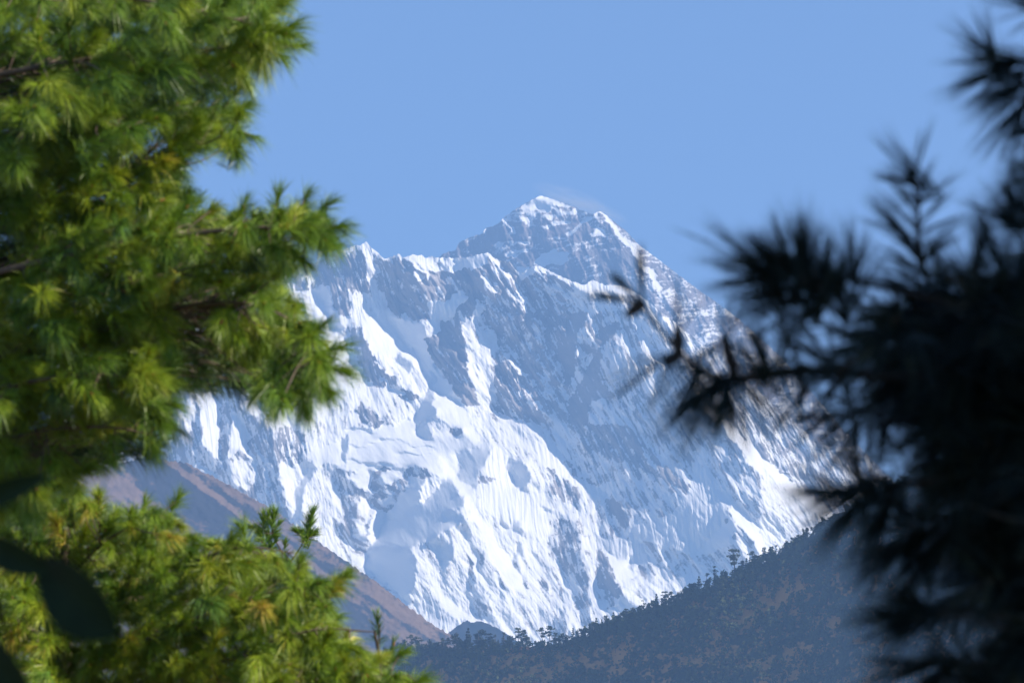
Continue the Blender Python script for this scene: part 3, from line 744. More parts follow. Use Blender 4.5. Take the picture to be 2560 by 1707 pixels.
bump = simple_sheet(1060, 1420, 1500, 1800, 3.0, 12500, -.6, .7, 22)
bump.D = bump.D + 4 * perlin(bump.X / 30, bump.Y / 30, 120)
bump.R = .25 + .4 * perlin(bump.X / 20, bump.Y / 20, 121)
bump.mesh('wooded_knoll', [(1060, 1640), (1110, 1592), (1135, 1570), (1158, 1554), (1168, 1549), (1178, 1555), (1200, 1552), (1230, 1562), (1262, 1580), (1290, 1600), (1340, 1640), (1420, 1720)],
          np.arange(1064, 1418, 2.0), 90, 1790, M_BUMP, jagc=1.5)

forest = simple_sheet(860, 2760, 900, 2000, 4.0, 5600, -.92, .85, 23)
X, Y = forest.X, forest.Y
nz = 0
for lam, amp, sd in ((260, .09, 130), (110, .09, 131), (50, .07, 132), (22, .05, 133)):
    nz = nz + amp * lam * perlin((X + .4 * Y) / lam, (Y - .3 * X) / (lam * 1.3), sd)
forest.D = forest.D + nz
forest.R = .56 + .28 * perlin(X / 90, Y / 60, 134) + .3 * perlin(X / 30, Y / 22, 135) + .5 * perlin(X / 11, Y / 8, 136)
for cx_, cy_, rx_, ry_ in ((1290, 1640, 45, 16), (1375, 1675, 60, 22), (1250, 1612, 18, 9), (1560, 1610, 24, 30), (1545, 1645, 18, 30), (1900, 1505, 50, 20), (1985, 1478, 60, 18), (1850, 1560, 70, 16), (1960, 1640, 60, 14), (1080, 1655, 26, 8), (2190, 1690, 80, 14), (1690, 1560, 24, 12), (2060, 1560, 40, 12), (1340, 1690, 90, 10), (1700, 1660, 60, 9), (1930, 1530, 46, 26), (1980, 1690, 90, 9)):
    forest.R -= .80 * np.exp(-((X - cx_) / rx_) ** 2 - ((Y - cy_ - .25 * (cx_ - X)) / ry_) ** 2)
FC = [(860, 1650), (K * 930, K * 1492), (K * 1000, K * 1490), (K * 1100, K * 1488), (K * 1190, K * 1486), (K * 1300, K * 1478), (K * 1400, K * 1442), (K * 1500, K * 1404), (K * 1600, K * 1364), (K * 1700, K * 1322), (K * 1770, K * 1282), (K * 1830, K * 1250), (K * 1870, K * 1228), (K * 1900, K * 1211), (K * 1960, K * 1172), (K * 2050, K * 1120), (K * 2190, K * 1040), (2760, 780)]
FCX, FCY = zip(*FC)
forest.mesh('forest_hill', FC, np.arange(864, 2756, 4.0), 240, 1980, M_FLOOR, jagc=2.0)

# the meadow under the camera, falling away into the valley that runs out to the mountains
gx_ = np.concatenate([np.linspace(-5200, -120, 24), np.linspace(-100, 100, 41), np.linspace(120, 5200, 24)])
gy_ = np.concatenate([np.linspace(-900, -60, 8), np.linspace(-50, 110, 41), np.linspace(160, 27000, 60)])
GX, GY = np.meshgrid(gx_, gy_)
rr = np.hypot(GX, GY)
t = np.clip((rr - 45) / 700, 0, 1)
GZ = -320 * (t * t * (3 - 2 * t)) + .12 * perlin(GX / 6, GY / 6, 140) * np.clip(1 - rr / 200, 0, 1)


def ground_z(x, y):
    r = math.hypot(x, y); q = min(max((r - 45) / 700, 0), 1)
    return -320 * (q * q * (3 - 2 * q)) + float(.12 * perlin(np.array([x / 6]), np.array([y / 6]), 140)[0]) * min(max(1 - r / 200, 0), 1)


idx = np.arange(GX.size).reshape(GX.shape)
q = np.stack([idx[:-1, :-1], idx[:-1, 1:], idx[1:, 1:], idx[1:, :-1]], -1).reshape(-1, 4)
tag(mesh_np('ground', np.stack([GX, GY, GZ], -1).reshape(-1, 3), quads=q, mats=[M_GROUND], attrs={'rock': 0 * GX}), kind='structure')

# ------------------------------------------------------------------ trees on the far hill
rng = np.random.default_rng(3)


def tube(pts, rad, n=5):
    pts = np.asarray(pts, float); rad = np.asarray(rad, float)
    m = len(pts)
    tan = np.gradient(pts, axis=0); tan /= np.linalg.norm(tan, axis=1, keepdims=True) + 1e-9
    ref = np.where(np.abs(tan[:, 2:3]) > .9, np.array([[1., 0, 0]]), np.array([[0, 0, 1.]]))
    s1 = np.cross(tan, ref); s1 /= np.linalg.norm(s1, axis=1, keepdims=True) + 1e-9
    s2 = np.cross(tan, s1)
    an = np.arange(n) * 2 * np.pi / n
    V = pts[:, None, :] + rad[:, None, None] * (np.cos(an)[None, :, None] * s1[:, None, :] + np.sin(an)[None, :, None] * s2[:, None, :])
    V = V.reshape(-1, 3)
    f = []
    for i in range(m - 1):
        for k in range(n):
            f.append((i * n + k, i * n + (k + 1) % n, (i + 1) * n + (k + 1) % n, (i + 1) * n + k))
    return V, np.array(f, np.int64)


class Bag:
    def __init__(self):
        self.v, self.q, self.t, self.mq, self.mt, self.n = [], [], [], [], [], 0
        self.a = []

    def add(self, v, q=None, t=None, m=0, a=None):
        self.v.append(np.asarray(v, float))
        if q is not None and len(q):
            self.q.append(np.asarray(q) + self.n); self.mq.append(np.full(len(q), m))
        if t is not None and len(t):
            self.t.append(np.asarray(t) + self.n); self.mt.append(np.full(len(t), m))
        if a is not None:
            self.a.append(a)
        self.n += len(v)

    def build(self, name, mats, parent=None, origin=None, smooth=True, attr_name=None):
        if not self.v:
            return None
        q = np.concatenate(self.q) if self.q else None
        t = np.concatenate(self.t) if self.t else None
        mi = np.concatenate(self.mq + self.mt)
        return mesh_np(name, np.concatenate(self.v), q, t, mats, smooth, {attr_name: np.concatenate(self.a)} if attr_name else None, parent, origin, mi)


def leaf_quads(c, rad, n, size, g):
    """n small leaf faces spread through an ellipsoid"""
    d = g.normal(size=(n, 3)); d /= np.linalg.norm(d, axis=1, keepdims=True)
    p = np.asarray(c) + d * np.asarray(rad) * (g.random((n, 1)) ** .4)
    u = g.normal(size=(n, 3)); u /= np.linalg.norm(u, axis=1, keepdims=True)
    w = np.cross(u, g.normal(size=(n, 3))); w /= np.linalg.norm(w, axis=1, keepdims=True)
    s_ = size * (.6 + .8 * g.random((n, 1)))
    V = np.stack([p - u * s_ - w * s_ * .5, p + u * s_ - w * s_ * .6, p + u * s_ * .8 + w * s_ * .6, p - u * s_ * .9 + w * s_ * .5], 1).reshape(-1, 3)
    return V, np.arange(4 * n).reshape(n, 4)


def far_tree(kind, g):
    """unit-height tree: returns (trunk bag, crown bag)"""
    tb, cb = Bag(), Bag()
    lean_ = g.normal(size=2) * .04
    tp = [(0, 0, -.06), (lean_[0] * .4, lean_[1] * .4, .45), (lean_[0], lean_[1], .95)]
    tb.add(*tube(tp, [.022, .016, .005]))
    if kind == 'umbrella':            # bare stem, flat layered crown
        for z, r in ((.93, .13), (.82, .20), (.70, .19), (.58, .13)):
            for _ in range(3):
                a_ = g.random() * 6.28; d_ = r * g.random()
                c = (lean_[0] * z + math.cos(a_) * d_, lean_[1] * z + math.sin(a_) * d_, z + g.normal() * .02)
                cb.add(*leaf_quads(c, (r * .75, r * .75, .045), 34, .026, g))
                tb.add(*tube([(lean_[0] * z, lean_[1] * z, z - .06), c], [.008, .003], 4))
    elif kind == 'conifer':
        nl = 8
        for i in range(nl):
            z = .18 + .80 * i / (nl - 1); r = .20 * (1.04 - i / (nl - 1)) ** .8 + .02
            for _ in range(5):
                a_ = g.random() * 6.28
                cb.add(*leaf_quads((math.cos(a_) * r * .6, math.sin(a_) * r * .6, z - r * .2), (r * .55, r * .55, .05), 14, .026, g))
    elif kind == 'bushy':
        for _ in range(11):
            a_ = g.random() * 6.28; d_ = .24 * g.random() ** .6; z = .35 + .5 * g.random()
            cb.add(*leaf_quads((math.cos(a_) * d_, math.sin(a_) * d_, z), (.14, .14, .12), 30, .035, g))
    elif kind == 'ragged':            # thin broken crown
        for _ in range(6):
            a_ = g.random() * 6.28; d_ = .13 * g.random(); z = .5 + .45 * g.random()
            c = (lean_[0] * z + math.cos(a_) * d_, lean_[1] * z + math.sin(a_) * d_, z)
            cb.add(*leaf_quads(c, (.09, .09, .04), 22, .022, g))
            tb.add(*tube([(lean_[0] * z, lean_[1] * z, z - .05), c], [.007, .003], 4))
    return tb, cb


PROTO = {}
for kind, cnt in (('umbrella', 4), ('conifer', 3), ('bushy', 4), ('ragged', 2)):
    for i in range(cnt):
        tb, cb = far_tree(kind, np.random.default_rng(100 + i + 10 * len(PROTO)))
        PROTO[(kind, i)] = (tb, cb)
_cache = {}


def plant(kind, i, px, py, hgt, label, group, cat='tree', name='hill_tree', cm=None):
    Yd = forest.dist(px, py)
    p = at(px, py, Yd)
    r = empty(name, p)
    tag(r, label, cat, group)
    cm = cm or M_CROWN
    key = (kind, i, cm.name)
    rz = rng.random() * 6.28
    r.rotation_euler = (0, 0, rz)
    r.scale = (hgt,) * 3
    if key not in _cache:
        tb, cb = PROTO[(kind, i)]
        tr_ = tb.build('trunk', [M_HTRUNK]); cr_ = cb.build('crown', [cm], smooth=False)
        _cache[key] = (tr_, cr_)
        tr_.parent = r; cr_.parent = r
    else:
        for o in _cache[key]:
            c = o.copy(); COL.objects.link(c); c.parent = r
    return r


def crest_y(px):
    return float(np.interp(px, FCX, FCY))


def hm(units, px, py):
    """height in photo pixels -> metres at that place"""
    return units * RAD * forest.dist(px, py)


# trees that stand out on the skyline (place in the photo, height in photo pixels, kind, label)
SOLO = [
    (1785, 66, 'ragged', "tall thin tree with a sparse broken crown standing alone in the gap on the ridge"),
    (1768, 52, 'ragged', "shorter spindly tree leaning beside the lone thin tree on the ridge"),
    (1838, 84, 'umbrella', "tallest dark tree at the left end of the big clump on the ridge"),
    (1372, 58, 'umbrella', "flat-topped bare-stemmed tree against bright snow, right one of a pair low on the ridge"),
    (1356, 54, 'umbrella', "flat-topped bare-stemmed tree against bright snow, left one of a pair low on the ridge"),
    (1312, 50, 'umbrella', "open-crowned tree on the ridge just left of the bright snow gully foot"),
    (1295, 58, 'umbrella', "broad layered tree on the ridge in front of the shaded knoll's right end"),
    (1259, 48, 'ragged', "slim tree with a small round top in front of the wooded knoll"),
    (1237, 42, 'ragged', "small thin-topped tree in front of the wooded knoll, left of the slim one"),
    (1198, 60, 'bushy', "wide dome-crowned tree on the ridge below the wooded knoll"),
    (1170, 58, 'conifer', "pointed conifer beside the dome-crowned tree below the wooded knoll"),
    (1662, 46, 'umbrella', "small clear-stemmed tree standing alone halfway up the ridge"),
    (1748, 48, 'conifer', "pointed dark tree on the ridge left of the spindly pair"),
    (1030, 46, 'umbrella', "flat layered tree at the foot of the brown hillside"),
    (1144, 50, 'bushy', "round dark tree where the brown hillside meets the wooded ridge"),
]
for px, hh, kind, lab in SOLO:
    py = crest_y(px) + 8
    plant(kind, rng.integers(0, {'umbrella': 4, 'conifer': 3, 'bushy': 4, 'ragged': 2}[kind]), px, py, hm(hh * .86 + 8, px, py), lab, None)
for px in np.concatenate([np.arange(985, 1330, 10.5), np.arange(1385, 1740, 8.0), np.arange(1845, 1960, 7.5), np.arange(1965, 2120, 10.0)]):
    px = px + rng.normal() * 2.5
    py = crest_y(px) + 6 + 7 * rng.random()
    hh = rng.uniform(26, 48) if px < 1960 else rng.uniform(14, 30)
    if 1850 < px < 1960:
        hh = rng.uniform(36, 60) * (1 - .35 * (px - 1850) / 110)
    kind = rng.choice(['umbrella', 'bushy', 'conifer', 'ragged'], p=[.42, .33, .17, .08])
    plant(kind, rng.integers(0, {'umbrella': 4, 'conifer': 3, 'bushy': 4, 'ragged': 2}[kind]), px, py, hm(hh, px, py),
          "dark tree in the close row along the crest of the forested ridge", "trees along the ridge crest")
cnt = 0
spots = []
while cnt < 135:
    px = rng.uniform(960, 2240); py = rng.uniform(1330, 1720)
    d = py - crest_y(px)
    if d < 22 or any(abs(px - a) < 11 and abs(py - b) < 9 for a, b in spots):
        continue
    i = int((px - forest.x0) / 4); j = int((py - forest.y0) / 4)
    if forest.R[j, i] < .05 and rng.random() > .2:
        continue
    spots.append((px, py)); cnt += 1
    kind = rng.choice(['umbrella', 'bushy', 'conifer'], p=[.2, .5, .3])
    plant(kind, rng.integers(0, {'umbrella': 4, 'conifer': 3, 'bushy': 4}[kind]), px, py, hm(rng.uniform(22, 38), px, py),
          "dark tree in the shaded wood covering the slope below the ridge crest", "trees on the shaded slope")
# everything smaller that covers the slope: one mass of forest, one of rust-coloured scrub
fb, sb = Bag(), Bag()
g = np.random.default_rng(9)
k = 0
while k < 6000:
    px = g.uniform(940, 2700); py = g.uniform(1000, 1790)
    if k < 700:                        # close-set trees along the crest
        px = g.uniform(945, 2250); py = crest_y(px) + g.uniform(8, 26)
    if py - crest_y(px) < 8:
        continue
    i = int((px - forest.x0) / 4); j = int((py - forest.y0) / 4)
    rv = forest.R[j, i]
    aut = rv < .06 and g.random() > .28
    k += 1
    Yd = float(forest.dist(px, py)); p = at(px, py, Yd); um = RAD * Yd
    hh = (g.uniform(18, 44) * (1 - .25 * (py > 1600)) if not aut else g.uniform(5, 14)) * um
    for _ in range(4 if not aut else 2):
        zz = g.uniform(.2, .9)
        c = p + np.array([g.normal() * hh * .16 * (1.2 - zz), g.normal() * hh * .16 * (1.2 - zz), hh * zz])
        v, qd = leaf_quads(c, (hh * .24 * (1.25 - zz), hh * .24 * (1.25 - zz), hh * .13), 13, hh * .075, g)
        (sb if aut and g.random() < .75 else fb).add(v, qd)
tag(fb.build('forest', [M_CROWN], smooth=False), "dark mass of small trees covering the shaded hillside", "forest", None, 'stuff')
tag(sb.build('autumn_scrub', [M_AUTUMN], smooth=False), "rust orange and yellow scrub in clearings of the shaded hillside", "scrub", None, 'stuff')

# ------------------------------------------------------------------ near pines
UP = np.array([0, 0, 1.0])


def smooth_path(pts, n=6):
    """Catmull-Rom through world points"""
    p = np.asarray(pts, float)
    p = np.vstack([2 * p[0] - p[1], p, 2 * p[-1] - p[-2]])
    out = []
    for i in range(1, len(p) - 2):
        for t_ in np.linspace(0, 1, n, endpoint=False):
            a_, b_, c_, d_ = p[i - 1], p[i], p[i + 1], p[i + 2]
            out.append(.5 * ((2 * b_) + (-a_ + c_) * t_ + (2 * a_ - 5 * b_ + 4 * c_ - d_) * t_ ** 2 + (-a_ + 3 * b_ - 3 * c_ + d_) * t_ ** 3))
    out.append(p[-2])
    return np.array(out)


def unit(v):
    return v / (np.linalg.norm(v, axis=-1, keepdims=True) + 1e-9)


def needles(bag, tip, d, L, nl, n, width, tint, g, droop=.22, spread=(18, 78), loose=.055):
    """one shoot: long needles round the last L metres of twig ending at tip, pointing along d"""
    d = unit(np.asarray(d, float))
    nb = max(1, n // 5)
    t_ = g.random(nb) ** 1.3
    base = tip - d * (t_ * L)[:, None]
    ref = UP if abs(d[2]) < .9 else np.array([1., 0, 0])
    s1 = unit(np.cross(d, ref)); s2 = np.cross(d, s1)
    ph = g.random(nb) * 2 * np.pi
    al_ = np.radians(spread[0] + (spread[1] - spread[0]) * np.clip(t_ * .8 + g.normal(size=nb) * .22 + .1, 0, 1.15))
    nd = np.cos(al_)[:, None] * d + np.sin(al_)[:, None] * (np.cos(ph)[:, None] * s1 + np.sin(ph)[:, None] * s2)
    n = nb * 5
    base = np.repeat(base, 5, 0)
    nd = unit(np.repeat(nd, 5, 0) + g.normal(size=(n, 3)) * loose)
    ln = np.repeat(nl * (.72 + .4 * g.random(nb)), 5)[:, None] * (.9 + .15 * g.random((n, 1)))
    mid = base + nd * ln * .52 - UP * ln * droop * .22
    end = base + nd * ln - UP * ln * droop * (.7 + .6 * g.random((n, 1)))
    w = unit(np.cross(nd, g.normal(size=(n, 3)))) * width * .5
    V = np.stack([base - w, base + w, mid + w, mid - w, end], 1).reshape(-1, 3)
    o = np.arange(n) * 5
    Q = np.stack([o, o + 1, o + 2, o + 3], 1); T = np.stack([o + 3, o + 2, o + 4], 1)
    tn = np.clip(tint + np.repeat(g.normal(size=nb) * .10, 5), 0, 1)
    bag.add(V, Q, T, 0, np.repeat(tn, 5))


def bud(bag, tip, d, size, m):
    d = unit(np.asarray(d, float))
    p = np.array([tip - d * size * .6, tip - d * size * .1, tip + d * size * .5, tip + d * size * 1.1])
    bag.add(*tube(p, np.array([.34, .42, .28, .04]) * size, 5), m=m)


class Pine:
    def __init__(self, name, label, trunk, trunk_r, seed, nmat, nl, width, group=None):
        self.g = np.random.default_rng(seed)
        base = np.asarray(trunk[0], float)
        self.base = base
        self.root = empty(name, base)
        tag(self.root, label, 'pine tree', group)
        pth = smooth_path(trunk, 6)
        v, f = tube(pth, np.linspace(trunk_r, trunk_r * .25, len(pth)), 12)
        b = Bag(); b.add(v - base, f)
        b.build('trunk', [M_BARK], self.root)
        self.bough = []
        self.woods = [M_BARK_SHADE, M_BARK_SHADE] if nmat is M_NEEDLE_SHADE else [M_BARK, M_BUD]  # shaded pine: twigs and buds both take the bark with painted-in shade
        self.nmat, self.nl, self.width = nmat, nl, width

    def add_bough(self, pts, r):
        w = smooth_path([at(a_ * K, b_ * K, c_) for a_, b_, c_ in pts], 8)
        px = smooth_path([(a_ * K, b_ * K, c_) for a_, b_, c_ in pts], 8)
        wood, fol = Bag(), Bag()
        wood.add(*tube(w - self.base, np.linspace(r, r * .22, len(w)), 7))
        self.bough.append((w, px, wood, fol))
        return len(self.bough) - 1

    def shoot(self, i, px, py, Y, d=None, n=120, L=.10, nl=None, tint=.45, bsize=.012, spread=(18, 78), droop=.22, back=.5, loose=.055):
        """a twig from bough i out to (px, py, Y) carrying one tuft"""
        g = self.g
        w, pp, wood, fol = self.bough[i]
        p = at(px * K, py * K, Y)
        k_ = int(np.argmin(np.linalg.norm(w - p, axis=1)))
        dist = np.linalg.norm(w[k_] - p)
        step = np.linalg.norm(w[1] - w[0]) + 1e-6
        k0 = max(0, k_ - int(round(back * dist / step)))
        s0 = w[k0]
        if d is None:
            tan = unit(w[min(k_ + 1, len(w) - 1)] - w[max(k_ - 1, 0)])
            d = unit(unit(p - s0) * .7 + tan * .5 + UP * .10 + g.normal(size=3) * .34 + np.array([0, -.12, 0]))
        d = unit(np.asarray(d, float))
        mid = (s0 + p) / 2 + g.normal(size=3) * .02 * dist + d * -.05 * dist
        q_ = smooth_path([s0, mid, p], 3)
        wood.add(*tube(q_ - self.base, np.linspace(.006, .0032, len(q_)), 4))
        vary = g.uniform(.74, 1.18)
        needles(fol, p - self.base, d, L * vary, (nl or self.nl) * vary, int(n * (.55 + .45 * vary)), self.width, tint, g, droop, spread, loose)
        if bsize:
            bud(wood, p - self.base, d, bsize * (.7 + .6 * g.random()), 1)

    def fill(self, poly, spacing, inset, Ysig=.35, holes=(), n=110, tint=(.45, .16), yoff=0.0, weight=None, **kw):
        """scatter shoots through a traced outline of the crown"""
        g = self.g
        P_ = np.array(poly, float)
        x0, y0 = P_.min(0); x1, y1 = P_.max(0)
        closed = list(poly) + [poly[0]]
        m_ = int((x1 - x0) * (y1 - y0) / (spacing ** 2) * 8)
        cx_ = g.uniform(x0, x1, m_); cy_ = g.uniform(y0, y1, m_)
        ok = inside(poly, cx_, cy_) & (seg_dist(closed, cx_, cy_) >= inset)
        for h_ in holes:
            ok &= ~inside(h_, cx_, cy_)
        grid, pts = {}, []
        for x, y in zip(cx_[ok].tolist(), cy_[ok].tolist()):
            a_, b_ = int(x // spacing), int(y // spacing)
            if any((x - u_) ** 2 + (y - v_) ** 2 < spacing ** 2 for da in (-1, 0, 1) for db in (-1, 0, 1) for u_, v_ in grid.get((a_ + da, b_ + db), ())):
                continue
            grid.setdefault((a_, b_), []).append((x, y)); pts.append((x, y))
        for x, y in pts:
            best = min(range(len(self.bough)), key=lambda i: np.min(np.hypot(self.bough[i][1][:, 0] - x * K, self.bough[i][1][:, 1] - y * K)))
            pp = self.bough[best][1]
            k_ = int(np.argmin(np.hypot(pp[:, 0] - x * K, pp[:, 1] - y * K)))
            Yd = pp[k_, 2] + g.normal() * Ysig + yoff
            self.shoot(best, x, y, Yd, n=n, tint=float(np.clip(tint[0] + g.normal() * tint[1], 0, 1)), **kw)
        return len(pts)

    def finish(self):
        for w, pp, wood, fol in self.bough:
            b = wood.build('branch', self.woods, self.root)
            f = fol.build('foliage', [self.nmat], b, smooth=False, attr_name='tint')


def trunk_pts(px, Yd, pys, sway=.05):
    top = [at(px * K, p_ * K, Yd) for p_ in pys]
    b = top[0].copy(); b[2] = ground_z(b[0], b[1]) - .05
    return [b] + top


# --- the sunlit pine on the left
p1 = Pine('pine_tree', "tall sunlit pine filling the upper left with bright yellow-green needles", trunk_pts(-300, 20.6, [2300, 1500, 800, 100, -700]), .17, 1, M_NEEDLE, .17, .0028)
for pts, r in (
        ([(-300, -60, 20.6), (100, -40, 20.2), (420, 20, 20.0), (650, 70, 19.9)], .022),
        ([(-300, 230, 20.6), (60, 160, 20.1), (330, 120, 20.0), (600, 110, 20.1)], .022),
        ([(-300, 520, 20.6), (50, 470, 20.3), (290, 390, 20.2), (430, 345, 20.2), (545, 300, 20.1)], .020),
        ([(-300, 340, 20.6), (0, 310, 20.0), (180, 270, 19.8), (300, 300, 19.8)], .018),
        ([(-300, 700, 20.6), (100, 600, 20.0), (420, 540, 19.8), (640, 520, 19.7), (760, 520, 19.7)], .024),
        ([(-300, 800, 20.6), (100, 720, 20.0), (300, 650, 19.8), (420, 620, 19.9)], .020),
        ([(-300, 880, 20.6), (150, 780, 20.4), (450, 700, 20.2), (640, 720, 20.0), (760, 840, 19.9)], .024),
        ([(-300, 960, 20.6), (50, 880, 20.0), (250, 860, 19.8), (390, 900, 19.8)], .020),
        ([(-300, 1100, 20.6), (50, 1000, 20.3), (230, 980, 20.1), (360, 1000, 20.1)], .018)):
    p1.add_bough(pts, r)
OUT1 = [(-150, -60), (680, -60), (690, 20), (712, 80), (690, 130), (650, 150), (622, 190), (605, 220), (594, 270), (598, 330), (582, 385), (540, 400), (500, 370), (465, 395), (500, 430), (540, 452), (600, 448), (655, 430), (720, 435), (770, 455), (794, 485), (806, 540), (790, 585), (740, 602), (700, 640), (722, 690), (760, 720), (795, 770), (812, 840), (795, 905), (765, 940), (720, 975), (660, 965), (610, 985), (572, 915), (500, 892), (430, 900), (420, 940), (420, 1000), (375, 1050), (280, 1072), (245, 1100), (170, 1150), (100, 1200), (0, 1230), (-150, 1240)]
HOLE = [(300, 325), (350, 262), (385, 290), (410, 330), (480, 335), (430, 360), (340, 352)]
GAP1 = [(560, 180), (600, 190), (585, 215)]
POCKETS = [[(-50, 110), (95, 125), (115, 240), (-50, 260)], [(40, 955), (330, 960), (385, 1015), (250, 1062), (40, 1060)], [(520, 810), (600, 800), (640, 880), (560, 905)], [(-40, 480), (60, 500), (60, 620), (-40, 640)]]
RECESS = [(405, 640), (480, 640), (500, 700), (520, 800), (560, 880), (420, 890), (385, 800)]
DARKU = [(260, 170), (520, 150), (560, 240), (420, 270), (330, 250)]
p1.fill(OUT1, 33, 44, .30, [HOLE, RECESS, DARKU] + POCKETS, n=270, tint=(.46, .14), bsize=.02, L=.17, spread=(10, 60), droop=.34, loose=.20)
p1.fill(OUT1, 36, 50, .30, [HOLE, RECESS, DARKU] + POCKETS, n=220, tint=(.34, .14), yoff=.6, L=.17, spread=(10, 60), droop=.34, loose=.20)  # this and deeper layers tinted darker, painting shade between the boughs
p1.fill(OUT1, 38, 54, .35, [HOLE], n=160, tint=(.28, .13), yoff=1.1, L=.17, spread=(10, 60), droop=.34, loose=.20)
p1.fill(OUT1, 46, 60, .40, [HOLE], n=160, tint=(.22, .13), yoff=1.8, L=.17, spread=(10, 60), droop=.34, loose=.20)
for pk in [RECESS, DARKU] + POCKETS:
    p1.fill(pk, 24, 2, .25, [HOLE], n=200, tint=(.04, .05), yoff=1.9, L=.17, spread=(10, 60), droop=.34, loose=.20)  # near-black needles: the pocket's shade is painted in their tint
# tufts that make the outline
for x, y, i, dx, dz in ((672, 62, 0, .9, .35), (690, 105, 1, 1, 0), (640, 128, 1, .8, -.5), (565, 245, 2, .8, .2), (572, 310, 2, .9, -.3), (548, 355, 2, .6, -.7), (600, 40, 0, .4, .9),
                        (752, 470, 4, .7, .7), (775, 520, 4, 1, .1), (762, 560, 4, .9, -.3), (700, 455, 4, .3, .9), (640, 455, 4, .1, 1), (700, 600, 4, .6, -.6), (560, 470, 4, .4, .8),
                        (745, 745, 6, .8, .5), (778, 800, 6, 1, .1), (782, 850, 6, .95, -.2), (760, 900, 6, .7, -.6), (700, 935, 6, .2, -1), (630, 935, 6, -.1, -1), (590, 900, 6, -.3, -1),
                        (400, 980, 8, .7, -.6), (350, 1020, 8, .4, -.8), (395, 925, 7, .9, 0), (260, 1045, 8, .2, -.9)):
    p1.shoot(i, x, y, p1.bough[i][1][-1, 2] + p1.g.normal() * .1, d=(dx, -.3, dz), n=200, tint=.40, L=.17, spread=(10, 60), droop=.24, loose=.20)
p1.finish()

# --- the younger pine below it
p2 = Pine('pine_tree', "young sunlit pine at the lower left with upright leading shoots", trunk_pts(150, 25.4, [2200, 1700, 1300, 1180]), .09, 2, M_NEEDLE, .175, .0032)
for pts, r in (
        ([(150, 1330, 25.4), (20, 1260, 25.0), (-120, 1220, 24.9)], .012),
        ([(150, 1330, 25.4), (260, 1230, 25.0), (380, 1180, 24.9)], .014),
        ([(150, 1450, 25.4), (360, 1330, 24.8), (540, 1260, 24.6), (680, 1270, 24.6)], .018),
        ([(150, 1560, 25.4), (400, 1440, 24.6), (620, 1360, 24.4), (770, 1350, 24.4)], .020),
        ([(150, 1640, 25.4), (450, 1540, 24.5), (700, 1450, 24.3), (860, 1450, 24.3)], .020),
        ([(150, 1740, 25.4), (500, 1640, 24.4), (760, 1560, 24.2), (940, 1550, 24.2)], .020),
        ([(150, 1500, 25.4), (60, 1440, 24.6), (-100, 1420, 24.5)], .014),
        ([(150, 1640, 25.4), (120, 1570, 24.4), (-80, 1560, 24.3)], .014)):
    p2.add_bough(pts, r)
OUT2 = [(-150, 1110), (0, 1130), (80, 1100), (160, 1085), (230, 1100), (290, 1140), (360, 1135), (420, 1130), (440, 1190), (500, 1215), (560, 1195), (600, 1240), (700, 1240), (735, 1290), (800, 1300), (812, 1360), (800, 1400), (830, 1440), (890, 1480), (925, 1510), (960, 1540), (1000, 1600), (1000, 1660), (-150, 1660)]
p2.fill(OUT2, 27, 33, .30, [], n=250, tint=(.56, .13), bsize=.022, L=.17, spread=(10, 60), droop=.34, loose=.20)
p2.fill(OUT2, 31, 42, .32, [], n=200, tint=(.42, .13), yoff=.7, L=.17, spread=(10, 60), droop=.34, loose=.20)  # back layers coloured darker to paint the crown's inner shade
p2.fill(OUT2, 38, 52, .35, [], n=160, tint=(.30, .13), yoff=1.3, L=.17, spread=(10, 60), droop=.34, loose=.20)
for x, y, i, dx, dz in ((405, 1150, 1, .5, .9), (330, 1165, 1, .5, .8), (560, 1215, 2, -.2, .9), (530, 1235, 2, .5, .8), (785, 1325, 3, .8, .5), (795, 1320, 3, .6, .7), (920, 1500, 5, .8, .6), (960, 1565, 5, .9, .4), (690, 1290, 3, .4, .9)):
    p2.shoot(i, x, y, p2.bough[i][1][-1, 2] + p2.g.normal() * .1, d=(dx, -.2, dz), n=200, tint=.44, L=.17, spread=(10, 60), droop=.2, loose=.20)
# upright leading shoots : needles all along the stem
for x0_, y0_, x1_, y1_, i, n_ in ((868, 1490, 868, 1415, 4, 190), (880, 1530, 905, 1478, 4, 150)):
    a_ = at(x0_ * K, y0_ * K, 24.6); b_ = at(x1_ * K, y1_ * K, 24.6)
    w, pp, wood, fol = p2.bough[i]
    k_ = int(np.argmin(np.linalg.norm(w - a_, axis=1)))
    st_ = smooth_path([w[k_], a_, (a_ + b_) / 2 + np.array([.01, 0, 0]), b_], 4)
    wood.add(*tube(st_ - p2.base, np.linspace(.009, .004, len(st_)), 5))
    dd = unit(b_ - a_)
    needles(fol, b_ - p2.base, dd, .22, .11, n_, .0034, .22, p2.g, .05, (12, 62))
    bud(wood, b_ - p2.base, dd, .016, 1)
p2.finish()

# --- a slim pine farther back, only its leading shoots rising behind the young one
def q4(x, y):
    return (480 + x * .2424) / K, (1160 + y * .2424) / K


